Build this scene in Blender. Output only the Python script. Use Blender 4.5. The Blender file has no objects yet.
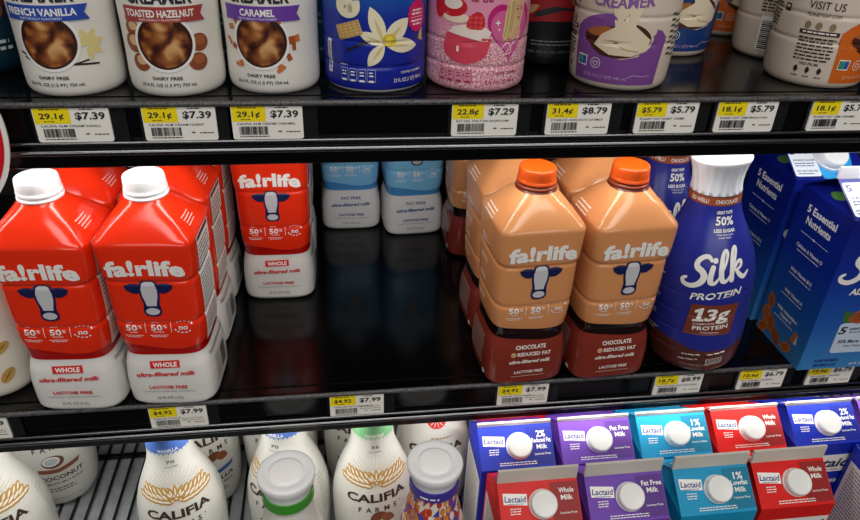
import bpy, bmesh, math, random
from mathutils import Vector, Matrix
from mathutils.geometry import tessellate_polygon
random.seed(7)
PI = math.pi
SC = bpy.context.scene
COL = SC.collection

# ------------------------------------------------------------------ camera, world, lights, exposure
SH = 0.3432          # height of the upper shelf above the middle shelf
SB = -0.32           # the bottom deck
F_PX = 690.21
pitch, yaw, roll = 0.541, 0.1503, 0.0395
fw = Vector((math.sin(yaw) * math.cos(pitch), math.cos(yaw) * math.cos(pitch), -math.sin(pitch)))
ri = Vector((math.cos(yaw), -math.sin(yaw), 0))
up = ri.cross(fw)
r2 = ri * math.cos(roll) + up * math.sin(roll)
u2 = up * math.cos(roll) - ri * math.sin(roll)
cam_d = bpy.data.cameras.new('camera')
cam = bpy.data.objects.new('camera', cam_d)
COL.objects.link(cam)
cam.matrix_world = Matrix(((r2.x, u2.x, -fw.x, 0), (r2.y, u2.y, -fw.y, -0.6045),
                           (r2.z, u2.z, -fw.z, 0.541), (0, 0, 0, 1)))
cam_d.sensor_width = 36
cam_d.lens = F_PX / 860 * 36
cam_d.clip_start = 0.01
SC.camera = cam

world = bpy.data.worlds.new('store_light')
SC.world = world
world.use_nodes = True
bg = world.node_tree.nodes['Background']
bg.inputs[0].default_value = (1.0, 0.97, 0.93, 1)
bg.inputs[1].default_value = 0.035
vs = SC.view_settings
vs.view_transform = 'Standard'
vs.look = 'None'
vs.gamma = 1
vs.use_curve_mapping = False
vs.exposure = 0.0

def area(name, loc, sx, sy, power, rot=(0, 0, 0), col=(1, .97, .92)):
    d = bpy.data.lights.new(name, 'AREA')
    d.shape = 'RECTANGLE'
    d.size, d.size_y, d.energy, d.color = sx, sy, power, col
    o = bpy.data.objects.new(name, d)
    o.location, o.rotation_euler = loc, rot
    COL.objects.link(o)
    return o

area('ceiling_light', (0.2, -1.25, 2.35), 2.6, 0.6, 31, (math.radians(30), 0, 0), (1, .965, .91))
area('aisle_light', (0.2, -3.4, 1.55), 4.0, 1.1, 40, (math.radians(69), 0, 0), (1, .965, .92))
area('upper_strip_light', (0.1, 0.022, SH + 0.315), 2.1, 0.03, .4, (math.radians(25), 0, 0))
area('middle_strip_light', (0.1, 0.020, SH - 0.050), 2.1, 0.016, 2.0, (math.radians(38), 0, 0))
area('lower_strip_light', (0.1, 0.024, -0.050), 2.1, 0.016, 2.1, (math.radians(22), 0, 0))

# ------------------------------------------------------------------ materials
_M = {}
def lin(c):
    c = c / 255
    return c / 12.92 if c <= .04045 else ((c + .055) / 1.055) ** 2.4
def rgb(h):
    h = h.lstrip('#')
    return tuple(lin(int(h[i:i + 2], 16)) for i in (0, 2, 4)) + (1,)
def mat(h, rough=.4, spec=.5, metal=0, coat=0, trans=0, sss=0, alpha=1, name=None):
    k = (h, rough, spec, metal, coat, trans, sss, alpha)
    if k in _M:
        return _M[k]
    m = bpy.data.materials.new(name or 'paint_' + h.lstrip('#'))
    m.use_nodes = True
    b = m.node_tree.nodes['Principled BSDF']
    b.inputs['Base Color'].default_value = rgb(h)
    b.inputs['Roughness'].default_value = rough
    b.inputs['Specular IOR Level'].default_value = spec
    b.inputs['Metallic'].default_value = metal
    b.inputs['Coat Weight'].default_value = coat
    b.inputs['Transmission Weight'].default_value = trans
    b.inputs['Alpha'].default_value = alpha
    if sss:
        b.inputs['Subsurface Weight'].default_value = sss
        b.inputs['Subsurface Radius'].default_value = (.02, .02, .02)
        b.inputs['Subsurface Scale'].default_value = .3
    _M[k] = m
    return m
def nodes_mat(name, rough=.35, spec=.5):
    m = bpy.data.materials.new(name)
    m.use_nodes = True
    t = m.node_tree
    b = t.nodes['Principled BSDF']
    b.inputs['Roughness'].default_value = rough
    b.inputs['Specular IOR Level'].default_value = spec
    return m, t, b
def ramp(t, stops, interp='LINEAR'):
    r = t.nodes.new('ShaderNodeValToRGB')
    r.color_ramp.interpolation = interp
    e = r.color_ramp.elements
    e[0].position, e[0].color = stops[0][0], rgb(stops[0][1])
    e[1].position, e[1].color = stops[-1][0], rgb(stops[-1][1])
    for p, c in stops[1:-1]:
        x = e.new(p)
        x.color = rgb(c)
    return r
def coords(t):
    tc = t.nodes.new('ShaderNodeTexCoord')
    sx = t.nodes.new('ShaderNodeSeparateXYZ')
    t.links.new(tc.outputs['Object'], sx.inputs[0])
    return tc, sx
def math_node(t, op, a, b=None):
    n = t.nodes.new('ShaderNodeMath')
    n.operation = op
    for i, v in enumerate((a, b)):
        if v is None:
            continue
        if isinstance(v, (int, float)):
            n.inputs[i].default_value = v
        else:
            t.links.new(v, n.inputs[i])
    return n.outputs[0]
def banded(name, stops, lo, hi, wave=0.0, freq=70, rough=.3, interp='CONSTANT', phase=0.0):
    """printed colour bands by height (object z), with a wavy edge"""
    m, t, b = nodes_mat(name, rough)
    tc, sx = coords(t)
    z = sx.outputs['Z']
    if wave:
        s = math_node(t, 'SINE', math_node(t, 'ADD', math_node(t, 'MULTIPLY', sx.outputs['X'], freq), phase))
        z = math_node(t, 'ADD', z, math_node(t, 'MULTIPLY', s, wave))
    f = math_node(t, 'DIVIDE', math_node(t, 'SUBTRACT', z, lo), hi - lo)
    r = ramp(t, stops, interp)
    t.links.new(f, r.inputs[0])
    t.links.new(r.outputs[0], b.inputs['Base Color'])
    return m
def noisy(name, stops, scale, rough=.4, detail=3, distort=0.0, spec=.5, bump=0):
    m, t, b = nodes_mat(name, rough, spec)
    tc, sx = coords(t)
    n = t.nodes.new('ShaderNodeTexNoise')
    n.inputs['Scale'].default_value = scale
    n.inputs['Detail'].default_value = detail
    n.inputs['Distortion'].default_value = distort
    t.links.new(tc.outputs['Object'], n.inputs['Vector'])
    r = ramp(t, stops)
    t.links.new(n.outputs['Fac'], r.inputs[0])
    t.links.new(r.outputs[0], b.inputs['Base Color'])
    if bump:
        bn = t.nodes.new('ShaderNodeBump')
        bn.inputs['Strength'].default_value = bump
        bn.inputs['Distance'].default_value = .001
        t.links.new(n.outputs['Fac'], bn.inputs['Height'])
        t.links.new(bn.outputs[0], b.inputs['Normal'])
    return m

WHITE = mat('#f2f1ee', .35)
INK = mat('#22242a', .45)
WINK = mat('#f4f2ee', .4)
NAVY = mat('#16205f', .35)
BLACKP = mat('#050506', .25, .5)

# ------------------------------------------------------------------ object helpers
def link(name, bm, mats, parent=None, smooth=True, angle=None):
    me = bpy.data.meshes.new(name)
    bm.normal_update()
    bm.to_mesh(me)
    bm.free()
    for m in (mats if isinstance(mats, (list, tuple)) else [mats]):
        me.materials.append(m)
    if smooth:
        for p in me.polygons:
            p.use_smooth = True
        if angle:
            me.set_sharp_from_angle(angle=math.radians(angle))
    o = bpy.data.objects.new(name, me)
    COL.objects.link(o)
    o.parent = parent
    return o
def thing(name, loc=(0, 0, 0), rz=0, label=None, cat=None, group=None):
    o = bpy.data.objects.new(name, None)
    o.empty_display_size = .02
    COL.objects.link(o)
    o.location, o.rotation_euler = loc, (0, 0, rz)
    tag(o, label, cat, group)
    return o
def tag(o, label=None, cat=None, group=None, kind=None):
    for k, v in (('label', label), ('category', cat), ('group', group), ('kind', kind)):
        if v:
            o[k] = v
def copy_tree(o, parent=None):
    c = o.copy()
    COL.objects.link(c)
    if parent:
        c.parent = parent
    for ch in list(o.children):
        copy_tree(ch, c)
    return c
_first = {}
def place(kind, builder, loc, label, cat, group=None, rz=0.0, tilt=0.0):
    """the first of a kind is built, the others are copies of it and of its parts"""
    if kind in _first:
        o = copy_tree(_first[kind])
    else:
        o = _first[kind] = builder()
    o.location = loc
    o.rotation_euler = (0, math.radians(tilt), math.radians(rz))
    if 'group' in o:
        del o['group']
    tag(o, label, cat, group)
    return o
def pchip(tab, n):
    """smooth rows of (z, a, b, ...) sampled about n times, monotone between the rows"""
    zs = [r[0] for r in tab]
    k = len(tab[0]) - 1
    out = []
    N = len(tab)
    h = [zs[i + 1] - zs[i] for i in range(N - 1)]
    ms = []
    for c in range(1, k + 1):
        d = [(tab[i + 1][c] - tab[i][c]) / h[i] for i in range(N - 1)]
        m = [d[0]] + [0 if d[i - 1] * d[i] <= 0 else
                      (2 * d[i - 1] * d[i]) / (d[i - 1] + d[i]) for i in range(1, N - 1)] + [d[-1]]
        ms.append(m)
    for i in range(N - 1):
        steps = max(2, int(round(h[i] / (zs[-1] - zs[0]) * n)))
        for s in range(steps):
            t = s / steps
            row = [zs[i] + t * h[i]]
            for c in range(k):
                p0, p1 = tab[i][c + 1], tab[i + 1][c + 1]
                m0, m1 = ms[c][i] * h[i], ms[c][i + 1] * h[i]
                row.append((2 * t**3 - 3 * t**2 + 1) * p0 + (t**3 - 2 * t**2 + t) * m0 +
                           (-2 * t**3 + 3 * t**2) * p1 + (t**3 - t**2) * m1)
            out.append(tuple(row))
    out.append(tuple(tab[-1]))
    return out
class Shape:
    """a bottle form: rows of z, half width, half depth, squareness"""
    def __init__(s, rows, n=60, round_=False):
        if round_:
            rows = [(z, r, r, 2.0) for z, r in rows]
        s.rows = pchip(rows, n)
    def at(s, z):
        R = s.rows
        if z <= R[0][0]:
            return R[0][1:]
        if z >= R[-1][0]:
            return R[-1][1:]
        lo, hi = 0, len(R) - 1
        while hi - lo > 1:
            mid = (lo + hi) // 2
            if R[mid][0] <= z:
                lo = mid
            else:
                hi = mid
        f = (z - R[lo][0]) / max(1e-9, R[hi][0] - R[lo][0])
        return tuple(R[lo][i] + f * (R[hi][i] - R[lo][i]) for i in range(1, 4))
    def mesh(s, z0=None, z1=None, seg=72, grow=0.0, cap_bottom=True, cap_top=True):
        bm = bmesh.new()
        z0 = s.rows[0][0] if z0 is None else z0
        z1 = s.rows[-1][0] if z1 is None else z1
        zs = [z0] + [r[0] for r in s.rows if z0 + 1e-5 < r[0] < z1 - 1e-5] + [z1]
        rings = []
        for z in zs:
            a, b, n = s.at(z)
            a += grow
            b += grow
            ring = []
            for i in range(seg):
                t = 2 * PI * i / seg
                c, d = math.cos(t), math.sin(t)
                rad = (abs(c) ** n + abs(d) ** n) ** (-1 / n)
                ring.append(bm.verts.new((a * rad * c, b * rad * d, z)))
            rings.append(ring)
        for p, q in zip(rings, rings[1:]):
            for i in range(seg):
                j = (i + 1) % seg
                bm.faces.new((p[i], p[j], q[j], q[i]))
        if cap_bottom:
            bm.faces.new(list(reversed(rings[0])))
        if cap_top:
            bm.faces.new(rings[-1])
        return bm
    # print surfaces -------------------------------------------------
    def front(s, u, v, off):
        a, b, n = s.at(v)
        k = min(.985, abs(u) / a)
        y = b * (1 - k ** n) ** (1 / n)
        return Vector((u * (1 + off / .05), -y - off, v))
    def side(sgn):
        def f(s, u, v, off):
            a, b, n = s.at(v)
            k = min(.985, abs(u) / b)
            x = a * (1 - k ** n) ** (1 / n)
            return Vector((sgn * (x + off), sgn * u, v))
        return f
    right = side(1)
    left = side(-1)
    def wrap(s, r0):
        def f(u, v, off):
            r = s.at(v)[0] + off
            return Vector((r * math.sin(u / r0), -r * math.cos(u / r0), v))
        return f
def lathe(rows, seg=48, z=0):
    """a turned solid from (radius, height) pairs; radius 0 closes an end"""
    bm = bmesh.new()
    prev = None
    for r, h in rows:
        if r <= 0:
            ring = [bm.verts.new((0, 0, z + h))]
        else:
            ring = [bm.verts.new((r * math.cos(2 * PI * i / seg), r * math.sin(2 * PI * i / seg), z + h)) for i in range(seg)]
        if prev:
            if len(prev) == 1:
                for i in range(seg):
                    bm.faces.new((prev[0], ring[(i + 1) % seg], ring[i]))
            elif len(ring) == 1:
                for i in range(seg):
                    bm.faces.new((prev[i], prev[(i + 1) % seg], ring[0]))
            else:
                for i in range(seg):
                    j = (i + 1) % seg
                    bm.faces.new((prev[i], prev[j], ring[j], ring[i]))
        prev = ring
    return bm
def flute(bm, zlo, zhi, count, depth):
    """press grip ridges into a cap"""
    for v in bm.verts:
        if zlo <= v.co.z <= zhi:
            a = math.atan2(v.co.y, v.co.x)
            k = 1 - depth * (.5 + .5 * math.cos(a * count))
            v.co.x *= k
            v.co.y *= k
    return bm
def box(bm, x0, x1, y0, y1, z0, z1, mi=0):
    vs = [bm.verts.new(p) for p in ((x0, y0, z0), (x1, y0, z0), (x1, y1, z0), (x0, y1, z0),
                                    (x0, y0, z1), (x1, y0, z1), (x1, y1, z1), (x0, y1, z1))]
    for f in ((3, 2, 1, 0), (4, 5, 6, 7), (0, 1, 5, 4), (1, 2, 6, 5), (2, 3, 7, 6), (3, 0, 4, 7)):
        bm.faces.new([vs[i] for i in f]).material_index = mi
    return bm
def extrude_x(profile, x0, x1):
    """a long bar: closed (y, z) outline swept along x"""
    bm = bmesh.new()
    a = [bm.verts.new((x0, y, z)) for y, z in profile]
    b = [bm.verts.new((x1, y, z)) for y, z in profile]
    n = len(profile)
    for i in range(n):
        j = (i + 1) % n
        bm.faces.new((a[i], a[j], b[j], b[i]))
    bm.faces.new(a)
    bm.faces.new(list(reversed(b)))
    bmesh.ops.recalc_face_normals(bm, faces=bm.faces)
    return bm

# ------------------------------------------------------------------ printing on surfaces
_T = {}
def glyphs(s, bold):
    k = (s, bold)
    if k not in _T:
        cu = bpy.data.curves.new('lettering', 'FONT')
        cu.body = s
        cu.size = 1
        cu.offset = bold
        cu.resolution_u = 2
        cu.fill_mode = 'FRONT'
        ob = bpy.data.objects.new('lettering', cu)
        me = bpy.data.meshes.new_from_object(ob)
        V = [(v.co.x, v.co.y) for v in me.vertices]
        Fc = [tuple(p.vertices) for p in me.polygons]
        bpy.data.objects.remove(ob)
        bpy.data.curves.remove(cu)
        bpy.data.meshes.remove(me)
        _T[k] = (V, Fc)
    return _T[k]
class Art:
    """flat print laid out in metres (u right, v up), then wrapped on a surface"""
    def __init__(s):
        s.V, s.F, s.mats = [], [], []
    def mi(s, m):
        if m not in s.mats:
            s.mats.append(m)
        return s.mats.index(m)
    def add(s, V, F, m, layer):
        o = len(s.V)
        i = s.mi(m)
        s.V += [(x, y, layer) for x, y in V]
        s.F += [(tuple(o + k for k in f), i) for f in F]
    def poly(s, pts, m, layer=0):
        tri = tessellate_polygon([[Vector((x, y, 0)) for x, y in pts]])
        s.add(pts, tri, m, layer)
    def rect(s, x, y, w, h, m, layer=0, rot=0, shear=0):
        c, d = math.cos(rot), math.sin(rot)
        P = [(-w / 2 - shear * h / 2, -h / 2), (w / 2 - shear * h / 2, -h / 2), (w / 2 + shear * h / 2, h / 2), (-w / 2 + shear * h / 2, h / 2)]
        s.add([(x + a * c - b * d, y + a * d + b * c) for a, b in P], [(0, 1, 2, 3)], m, layer)
    def rrect(s, x, y, w, h, r, m, layer=0, rot=0):
        P = []
        for cx, cy, a0 in ((w / 2 - r, h / 2 - r, 0), (-w / 2 + r, h / 2 - r, 90), (-w / 2 + r, -h / 2 + r, 180), (w / 2 - r, -h / 2 + r, 270)):
            for k in range(5):
                a = math.radians(a0 + k * 22.5)
                P.append((cx + r * math.cos(a), cy + r * math.sin(a)))
        c, d = math.cos(rot), math.sin(rot)
        s.poly([(x + a * c - b * d, y + a * d + b * c) for a, b in P], m, layer)
    def ell(s, x, y, rx, ry, m, layer=0, rot=0, n=22, a0=0, a1=2 * PI):
        c, d = math.cos(rot), math.sin(rot)
        P = []
        for k in range(n + (0 if a1 - a0 >= 2 * PI - 1e-6 else 1)):
            t = a0 + (a1 - a0) * k / n
            a, b = rx * math.cos(t), ry * math.sin(t)
            P.append((x + a * c - b * d, y + a * d + b * c))
        s.poly(P, m, layer)
    def ring(s, x, y, rx, ry, w, m, layer=0, n=36, a0=0, a1=2 * PI):
        V, F = [], []
        for k in range(n + 1):
            t = a0 + (a1 - a0) * k / n
            c, d = math.cos(t), math.sin(t)
            V += [(x + rx * c, y + ry * d), (x + (rx - w) * c, y + (ry - w) * d)]
        F = [(2 * k, 2 * k + 2, 2 * k + 3, 2 * k + 1) for k in range(n)]
        s.add(V, F, m, layer)
    def leaf(s, x, y, L, w, rot, m, layer=0, n=8):
        c, d = math.cos(rot), math.sin(rot)
        P = [(L * k / n, w * math.sin(PI * k / n) ** .8) for k in range(n + 1)]
        P += [(L * k / n, -w * math.sin(PI * k / n) ** .8) for k in range(n - 1, 0, -1)]
        s.poly([(x + a * c - b * d, y + a * d + b * c) for a, b in P], m, layer)
    def stroke(s, pts, w, m, layer=0, sub=6):
        """a brush stroke through the points; w may be one width or one per point"""
        W = w if isinstance(w, (list, tuple)) else [w] * len(pts)
        Q = []
        for i in range(len(pts) - 1):
            p0, p1, p2, p3 = pts[max(0, i - 1)], pts[i], pts[i + 1], pts[min(len(pts) - 1, i + 2)]
            for k in range(sub):
                t = k / sub
                Q.append(tuple(.5 * (2 * p1[c] + (p2[c] - p0[c]) * t + (2 * p0[c] - 5 * p1[c] + 4 * p2[c] - p3[c]) * t * t +
                                     (3 * p1[c] - p0[c] - 3 * p2[c] + p3[c]) * t**3) for c in (0, 1)) + (W[i] + (W[i + 1] - W[i]) * t,))
        Q.append((pts[-1][0], pts[-1][1], W[-1]))
        V, F = [], []
        for i, (x, y, ww) in enumerate(Q):
            a, b = Q[max(0, i - 1)], Q[min(len(Q) - 1, i + 1)]
            dx, dy = b[0] - a[0], b[1] - a[1]
            L = math.hypot(dx, dy) or 1
            nx, ny = -dy / L * ww / 2, dx / L * ww / 2
            V += [(x + nx, y + ny), (x - nx, y - ny)]
        F = [(2 * k, 2 * k + 1, 2 * k + 3, 2 * k + 2) for k in range(len(Q) - 1)]
        s.add(V, F, m, layer)
        for q in (Q[0], Q[-1]):
            s.ell(q[0], q[1], q[2] / 2, q[2] / 2, m, layer + .2, n=8)
    def text(s, t, x, y, h, m, layer=1, w=None, bold=.0, shear=0, rot=0, slope=0, align='C', bend=0, track=0):
        """h is the capital height, w the width the line is fitted to"""
        V, F = glyphs(t, bold)
        if not V:
            return
        x0, x1 = min(v[0] for v in V), max(v[0] for v in V)
        hy = h / .73
        hx = w / (x1 - x0) if w else hy
        ax = {'C': (x0 + x1) / 2, 'L': x0, 'R': x1}[align]
        c, d = math.cos(rot), math.sin(rot)
        out = []
        for a, b in V:
            px, py = (a - ax) * hx, (b - .365) * hy
            px += shear * py
            py += slope * px + bend * px * px
            out.append((x + px * c - py * d, y + px * d + py * c))
        s.add(out, F, m, layer)
    def micro(s, x0, x1, y, h, m, layer=1, rows=1, dy=0.0, seed=0, slope=0, ragged=.1):
        """print too fine to read: rows of word-long dashes"""
        rn = random.Random(seed + int(y * 1e5) + int(x0 * 1e4))
        for r in range(rows):
            x, yy = x0, y - r * dy
            end = x1 - (x1 - x0) * ragged * rn.random()
            while x < end:
                L = min(end - x, h * rn.uniform(1.4, 4.5))
                s.rect(x + L / 2, yy + slope * (x - x0), L, h, m, layer)
                x += L + h * .7
    def barcode(s, x, y, w, h, m, layer=1, n=26, seed=1):
        rn = random.Random(seed)
        u = x - w / 2
        step = w / n
        for k in range(n):
            bw = step * rn.choice((.3, .45, .7, .85))
            s.rect(u + step / 2, y, bw, h, m, layer)
            u += step
    def build(s, name, parent, surf, du=.004, dv=.006, base=.00035, lay=.00012):
        bm = bmesh.new()
        bv = [bm.verts.new(v) for v in s.V]
        for f, i in s.F:
            if len(set(f)) < 3:
                continue
            try:
                bm.faces.new([bv[k] for k in f]).material_index = i
            except ValueError:
                pass
        for ax, st in ((0, du), (1, dv)):
            if not st or not s.V:
                continue
            lo, hi = min(v[ax] for v in s.V), max(v[ax] for v in s.V)
            k = math.floor(lo / st) + 1
            while k * st < hi:
                co, no = [0, 0, 0], [0, 0, 0]
                co[ax], no[ax] = k * st, 1
                bmesh.ops.bisect_plane(bm, geom=bm.verts[:] + bm.edges[:] + bm.faces[:], plane_co=co, plane_no=no, dist=1e-7)
                k += 1
        bmesh.ops.recalc_face_normals(bm, faces=bm.faces)
        for v in bm.verts:
            v.co = surf(v.co.x, v.co.y, base + lay * v.co.z)
        return link(name, bm, s.mats, parent, smooth=False)

# ------------------------------------------------------------------ the refrigerated case
X0, X1 = -0.95, 1.2
GROOVE = mat('#0b0b0d', .5)
wb = bmesh.new()
box(wb, X0, X1, .56, .60, SB - .05, SH + .36)
o = link('wall_back', wb, mat('#0d0e10', .55), smooth=False)
tag(o, 'black back wall of the refrigerated case', 'wall', kind='structure')
fb = bmesh.new()
box(fb, X0, X1, -.22, .56, SB - .05, SB - .012)
o = link('floor', fb, noisy('grey_pan_metal', [(.3, '#a4a9ab'), (.7, '#b9bdbf')], 60, .45, bump=.05), smooth=False)
tag(o, 'grey metal pan under the wire rack', 'floor', kind='structure')
for sx, nm in ((X0 - .03, 'wall_left'), (X1, 'wall_right')):
    b = bmesh.new()
    box(b, sx, sx + .03, -.05, .60, SB - .05, SH + .36)
    tag(link(nm, b, mat('#0d0e10', .5), smooth=False), 'black end wall of the case', 'wall', kind='structure')

wire = mat('#0a0a0b', .35)
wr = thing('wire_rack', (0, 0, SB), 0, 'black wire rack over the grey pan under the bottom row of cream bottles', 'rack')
b = bmesh.new()
x = X0 + .01
while x < X1 - .01:
    box(b, x, x + .0035, -.21, .55, -.004, 0)
    x += .0205
link('wire_grid', b, wire, wr, smooth=False)
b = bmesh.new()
for y in (-.205, .245, .54):  # the middle one is a dark strip put in for the shadow across the rack
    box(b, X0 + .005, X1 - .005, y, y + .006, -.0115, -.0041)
link('bars_and_shade_strip', b, wire, wr, smooth=False)

DECK = noisy('black_shelf_coat', [(.35, '#040405'), (.7, '#070708')], 220, .15, spec=.3)
TRIM = mat('#040405', .16, .4)
BEAD_GLINT = mat('#77777a', .24, .5, 1)  # bright metal for strips added to carry the highlight lines of the black beads
RAIL = noisy('scuffed_rail', [(.3, '#19191b'), (.65, '#5a5a5c')], 420, .42, detail=4, bump=.25)
def bead(cy, cz, r, a0, a1, n=8):
    return [(cy + r * math.cos(math.radians(a0 + (a1 - a0) * k / n)), cz + r * math.sin(math.radians(a0 + (a1 - a0) * k / n))) for k in range(n + 1)]
def shelf(z, label):
    t = thing('shelf', (0, 0, z), 0, label, 'shelf')
    b = bmesh.new()
    box(b, X0, X1, .0168, .555, -.022, 0)
    bmesh.ops.bevel(b, geom=[e for e in b.edges if all(v.co.y < .02 and v.co.z > -.001 for v in e.verts)], offset=.0012, segments=3, affect='EDGES')
    link('deck', b, DECK, t, angle=40)
    # price channel: rounded rail on top, a hollow for the tags, a lip below
    prof = [(.0155, -.0006)] + bead(.0012, -.0022, .0022, 90, 270, 8) + [(.0008, -.0046), (.0042, -.0058), (.0042, -.0335), (.0008, -.0350)] \
        + bead(.0004, -.0368, .0016, 90, 270, 6) + [(.0030, -.0392), (.0155, -.0392)]
    link('price_channel', extrude_x(prof, X0, X1), TRIM, t, angle=35)
    link('rail', extrude_x(bead(.0008, -.0022, .0027, 70, 275, 12), X0, X1), RAIL, t, angle=50)
    prof = [(.0155, -.0395), (.0062, -.0395), (.0062, -.0425)] + bead(.0012, -.0457, .0030, 60, 285, 10) + [(.0040, -.0500), (.0050, -.0605)] + bead(.0066, -.0605, .0016, 180, 360, 6) + [(.0155, -.0600)]
    link('bottom_trim', extrude_x(prof, X0, X1), TRIM, t, angle=35)
    link('edge_bead_glint', extrude_x(bead(.0012, -.0457, .0032, 80, 215, 10), X0, X1), BEAD_GLINT, t, angle=50)  # added strip over the black bead, there for its highlight line
    link('channel_bead_glint', extrude_x(bead(.0004, -.0368, .0018, 80, 215, 8), X0, X1), BEAD_GLINT, t, angle=50)  # same for the channel lip: an added highlight strip
    return t
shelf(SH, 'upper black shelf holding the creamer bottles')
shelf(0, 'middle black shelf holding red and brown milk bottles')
def strip(z, y, label):
    t = thing('shelf_light', (0, 0, z), 0, label, 'light')
    b = bmesh.new()
    box(b, X0 + .02, X1 - .02, y - .012, y + .012, .004, .010)
    link('housing', b, mat('#b9b9b6', .4), t, smooth=False)
    return t
# ------------------------------------------------------------------ price tags
TAGP, TAGY = mat('#f6f3ec', .45), mat('#fbe30a', .45)
SLEEVE = mat('#1a1b1d', .15, .5)
def price_tag(x0, z, unit, price, desc, label, w=.0622, worn=False, group='shelf price tags'):
    t = thing('price_tag', (x0, 0.0006, z), 0, label, 'price tag', group)
    b = bmesh.new()
    box(b, -.003, w + .013, .0016, .0022, -.0352, -.0036)
    link('plastic_holder', b, SLEEVE, t, smooth=False)
    a = Art()
    a.rrect(w / 2, -.0193, w, .0312, .0022, TAGP, 0)
    b = bmesh.new()
    P = []
    for cx, cz, a0 in ((w - .0022, -.0058, 0), (.0012, -.0048, 90), (.0022, -.0328, 180), (w - .0022, -.0328, 270)):
        r = .0012 if a0 == 90 else .0022
        for k in range(5):
            q = math.radians(a0 + k * 22.5)
            P.append((cx + r * math.cos(q), cz + r * math.sin(q)))
    f0 = [b.verts.new((p, -.0004, q)) for p, q in P]
    f1 = [b.verts.new((p, .0014, q)) for p, q in P]
    b.faces.new(f0)
    b.faces.new(list(reversed(f1)))
    for i in range(len(P)):
        b.faces.new((f0[i], f0[(i + 1) % len(P)], f1[(i + 1) % len(P)], f1[i]))
    bmesh.ops.recalc_face_normals(b, faces=b.faces)
    cd = link('card', b, TAGP, t, smooth=False)
    a = Art()
    a.rect(w * .245, -.0111, w * .47, .0146, TAGY, 0)
    a.build('unit_price_panel', cd, lambda u, v, o: Vector((u, -.0004 - o, v)), None, None, .0002, .0001)
    a = Art()
    k = mat('#4a4a48', .5) if worn else INK
    a.micro(.006, .022, -.0056, .0011, mat('#6b5f18', .5), 1, ragged=0)
    a.text(unit, w * .24, -.0113, .0052, INK, 1, w=min(.0215, .0040 * len(unit)), bold=.022)
    a.micro(.008, .017, -.0163, .0008, mat('#6b5f18', .5), 1, ragged=0)
    a.micro(w * .62, w * .80, -.0056, .0010, k, 1, ragged=0)
    a.text(price, w * .745, -.0112, .0064, INK, 1, w=.0245, bold=.026)
    a.text(desc, .0045, -.0203, .0021, k, 1, w=min(w * .84, .00205 * len(desc)), bold=.006, align='L')
    a.barcode(.0185, -.0267, .0255, .0078, k, 1, n=30, seed=len(desc) * 7 + int(x0 * 900))
    a.micro(.006, .032, -.0322, .0009, k, 1, ragged=0)
    a.micro(.040, .043, -.0276, .0011, k, 1, ragged=0)
    a.micro(.047, .059, -.0280, .0009, k, 1, ragged=0)
    if worn:
        a.micro(.034, .058, -.0215, .0012, mat('#a9a59d', .5), 1, rows=2, dy=.003)
    a.build('print', cd, lambda u, v, o: Vector((u, -.0004 - o, v)), None, None, .0003, .0001)
    return t
for x, un, pr, de, wh in (
        (-.2552, '29.1¢', '$7.39', 'CALIFIA ALM CREAM VANILL', 'the blue-ribbon coffee creamer'),
        (-.1663, '29.1¢', '$7.39', 'CALIFIA ALM CREAM HAZNT', 'the red-ribbon coffee creamer'),
        (-.0910, '29.1¢', '$7.39', 'CALIFIA ALM CREAM CARAMEL', 'the purple-ribbon coffee creamer'),
        (.1066, '22.8¢', '$7.29', 'INT DEL PHILTON RASPFOAM', 'the pink creamer bottle'),
        (.1968, '31.4¢', '$8.79', 'STARBUCK HORCHATA OATMILK', 'the dark bottle, price ending 8.79'),
        (.2850, '$5.79', '$5.79', 'PLANET OAT SWEET CREME', 'the cream and purple bottle'),
        (.3672, '18.1¢', '$5.79', 'PLANET OAT CRM FRNCH VAN', 'the gap right of the purple bowl print'),
        (.4664, '18.1¢', '$5.79', 'PLANET OAT CRM CARAMEL', 'the front orange bowl print')):
    price_tag(x, SH, un, pr, de, 'price tag on the upper shelf edge below ' + wh)
for x, un, pr, de, wh, wn in (
        (-.4280, '$4.92', '$7.99', 'OATMILK ORIGINAL', 'middle shelf edge at the far left, mostly cut off', True),
        (-.2185, '$4.92', '$7.99', 'FAIRLIFE WHOLE', 'middle shelf edge below the second red bottle', True),
        (-.0186, '$4.92', '$7.99', 'FAIRLIFE FAT FREE MILK', 'middle shelf edge below the empty stretch of shelf', True),
        (.1795, '$4.92', '$7.99', 'FAIRLIFE CHOCOLATE', 'middle shelf edge below the left front brown bottle', True),
        (.3765, '18.7¢', '$8.99', 'SILK PROTEIN CHOCOLATE BEV', 'middle shelf edge below the navy protein bottle', False),
        (.4875, '10.6¢', '$6.79', 'SILK ALM MLK ORIGINAL', 'middle shelf edge left of the blue almond carton', False),
        (.5815, '10.6¢', '$6.79', 'SILK ALM MLK UNSWEET', 'middle shelf edge under the corner of the blue almond carton', False)):
    price_tag(x, -.001, un, pr, de, 'price tag on the ' + wh, worn=wn)

# red round shelf flag at the left edge
t = thing('shelf_flag', (-.3655, -.0135, .3250), 0, 'red round shelf flag with a white rim at the left edge of the photo', 'sign')
b = lathe([(0, -.0008), (.0925, -.0008), (.0925, .0008), (0, .0008)], 96)
bmesh.ops.rotate(b, verts=b.verts, matrix=Matrix.Rotation(PI / 2, 3, 'X'))
ds = link('disc', b, mat('#efeeea', .4), t, angle=40)
a = Art()
a.ell(-.0012, .0008, .0898, .0903, mat('#d8161c', .35), 0, n=72)
a.build('red_face', ds, lambda u, v, o: Vector((u, -.0008 - o, v)), None, None)
b = bmesh.new()
box(b, -.008, .008, .0009, .0125, -.012, .006)
link('clip', b, mat('#c8c8c6', .3), t, smooth=False)

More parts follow.
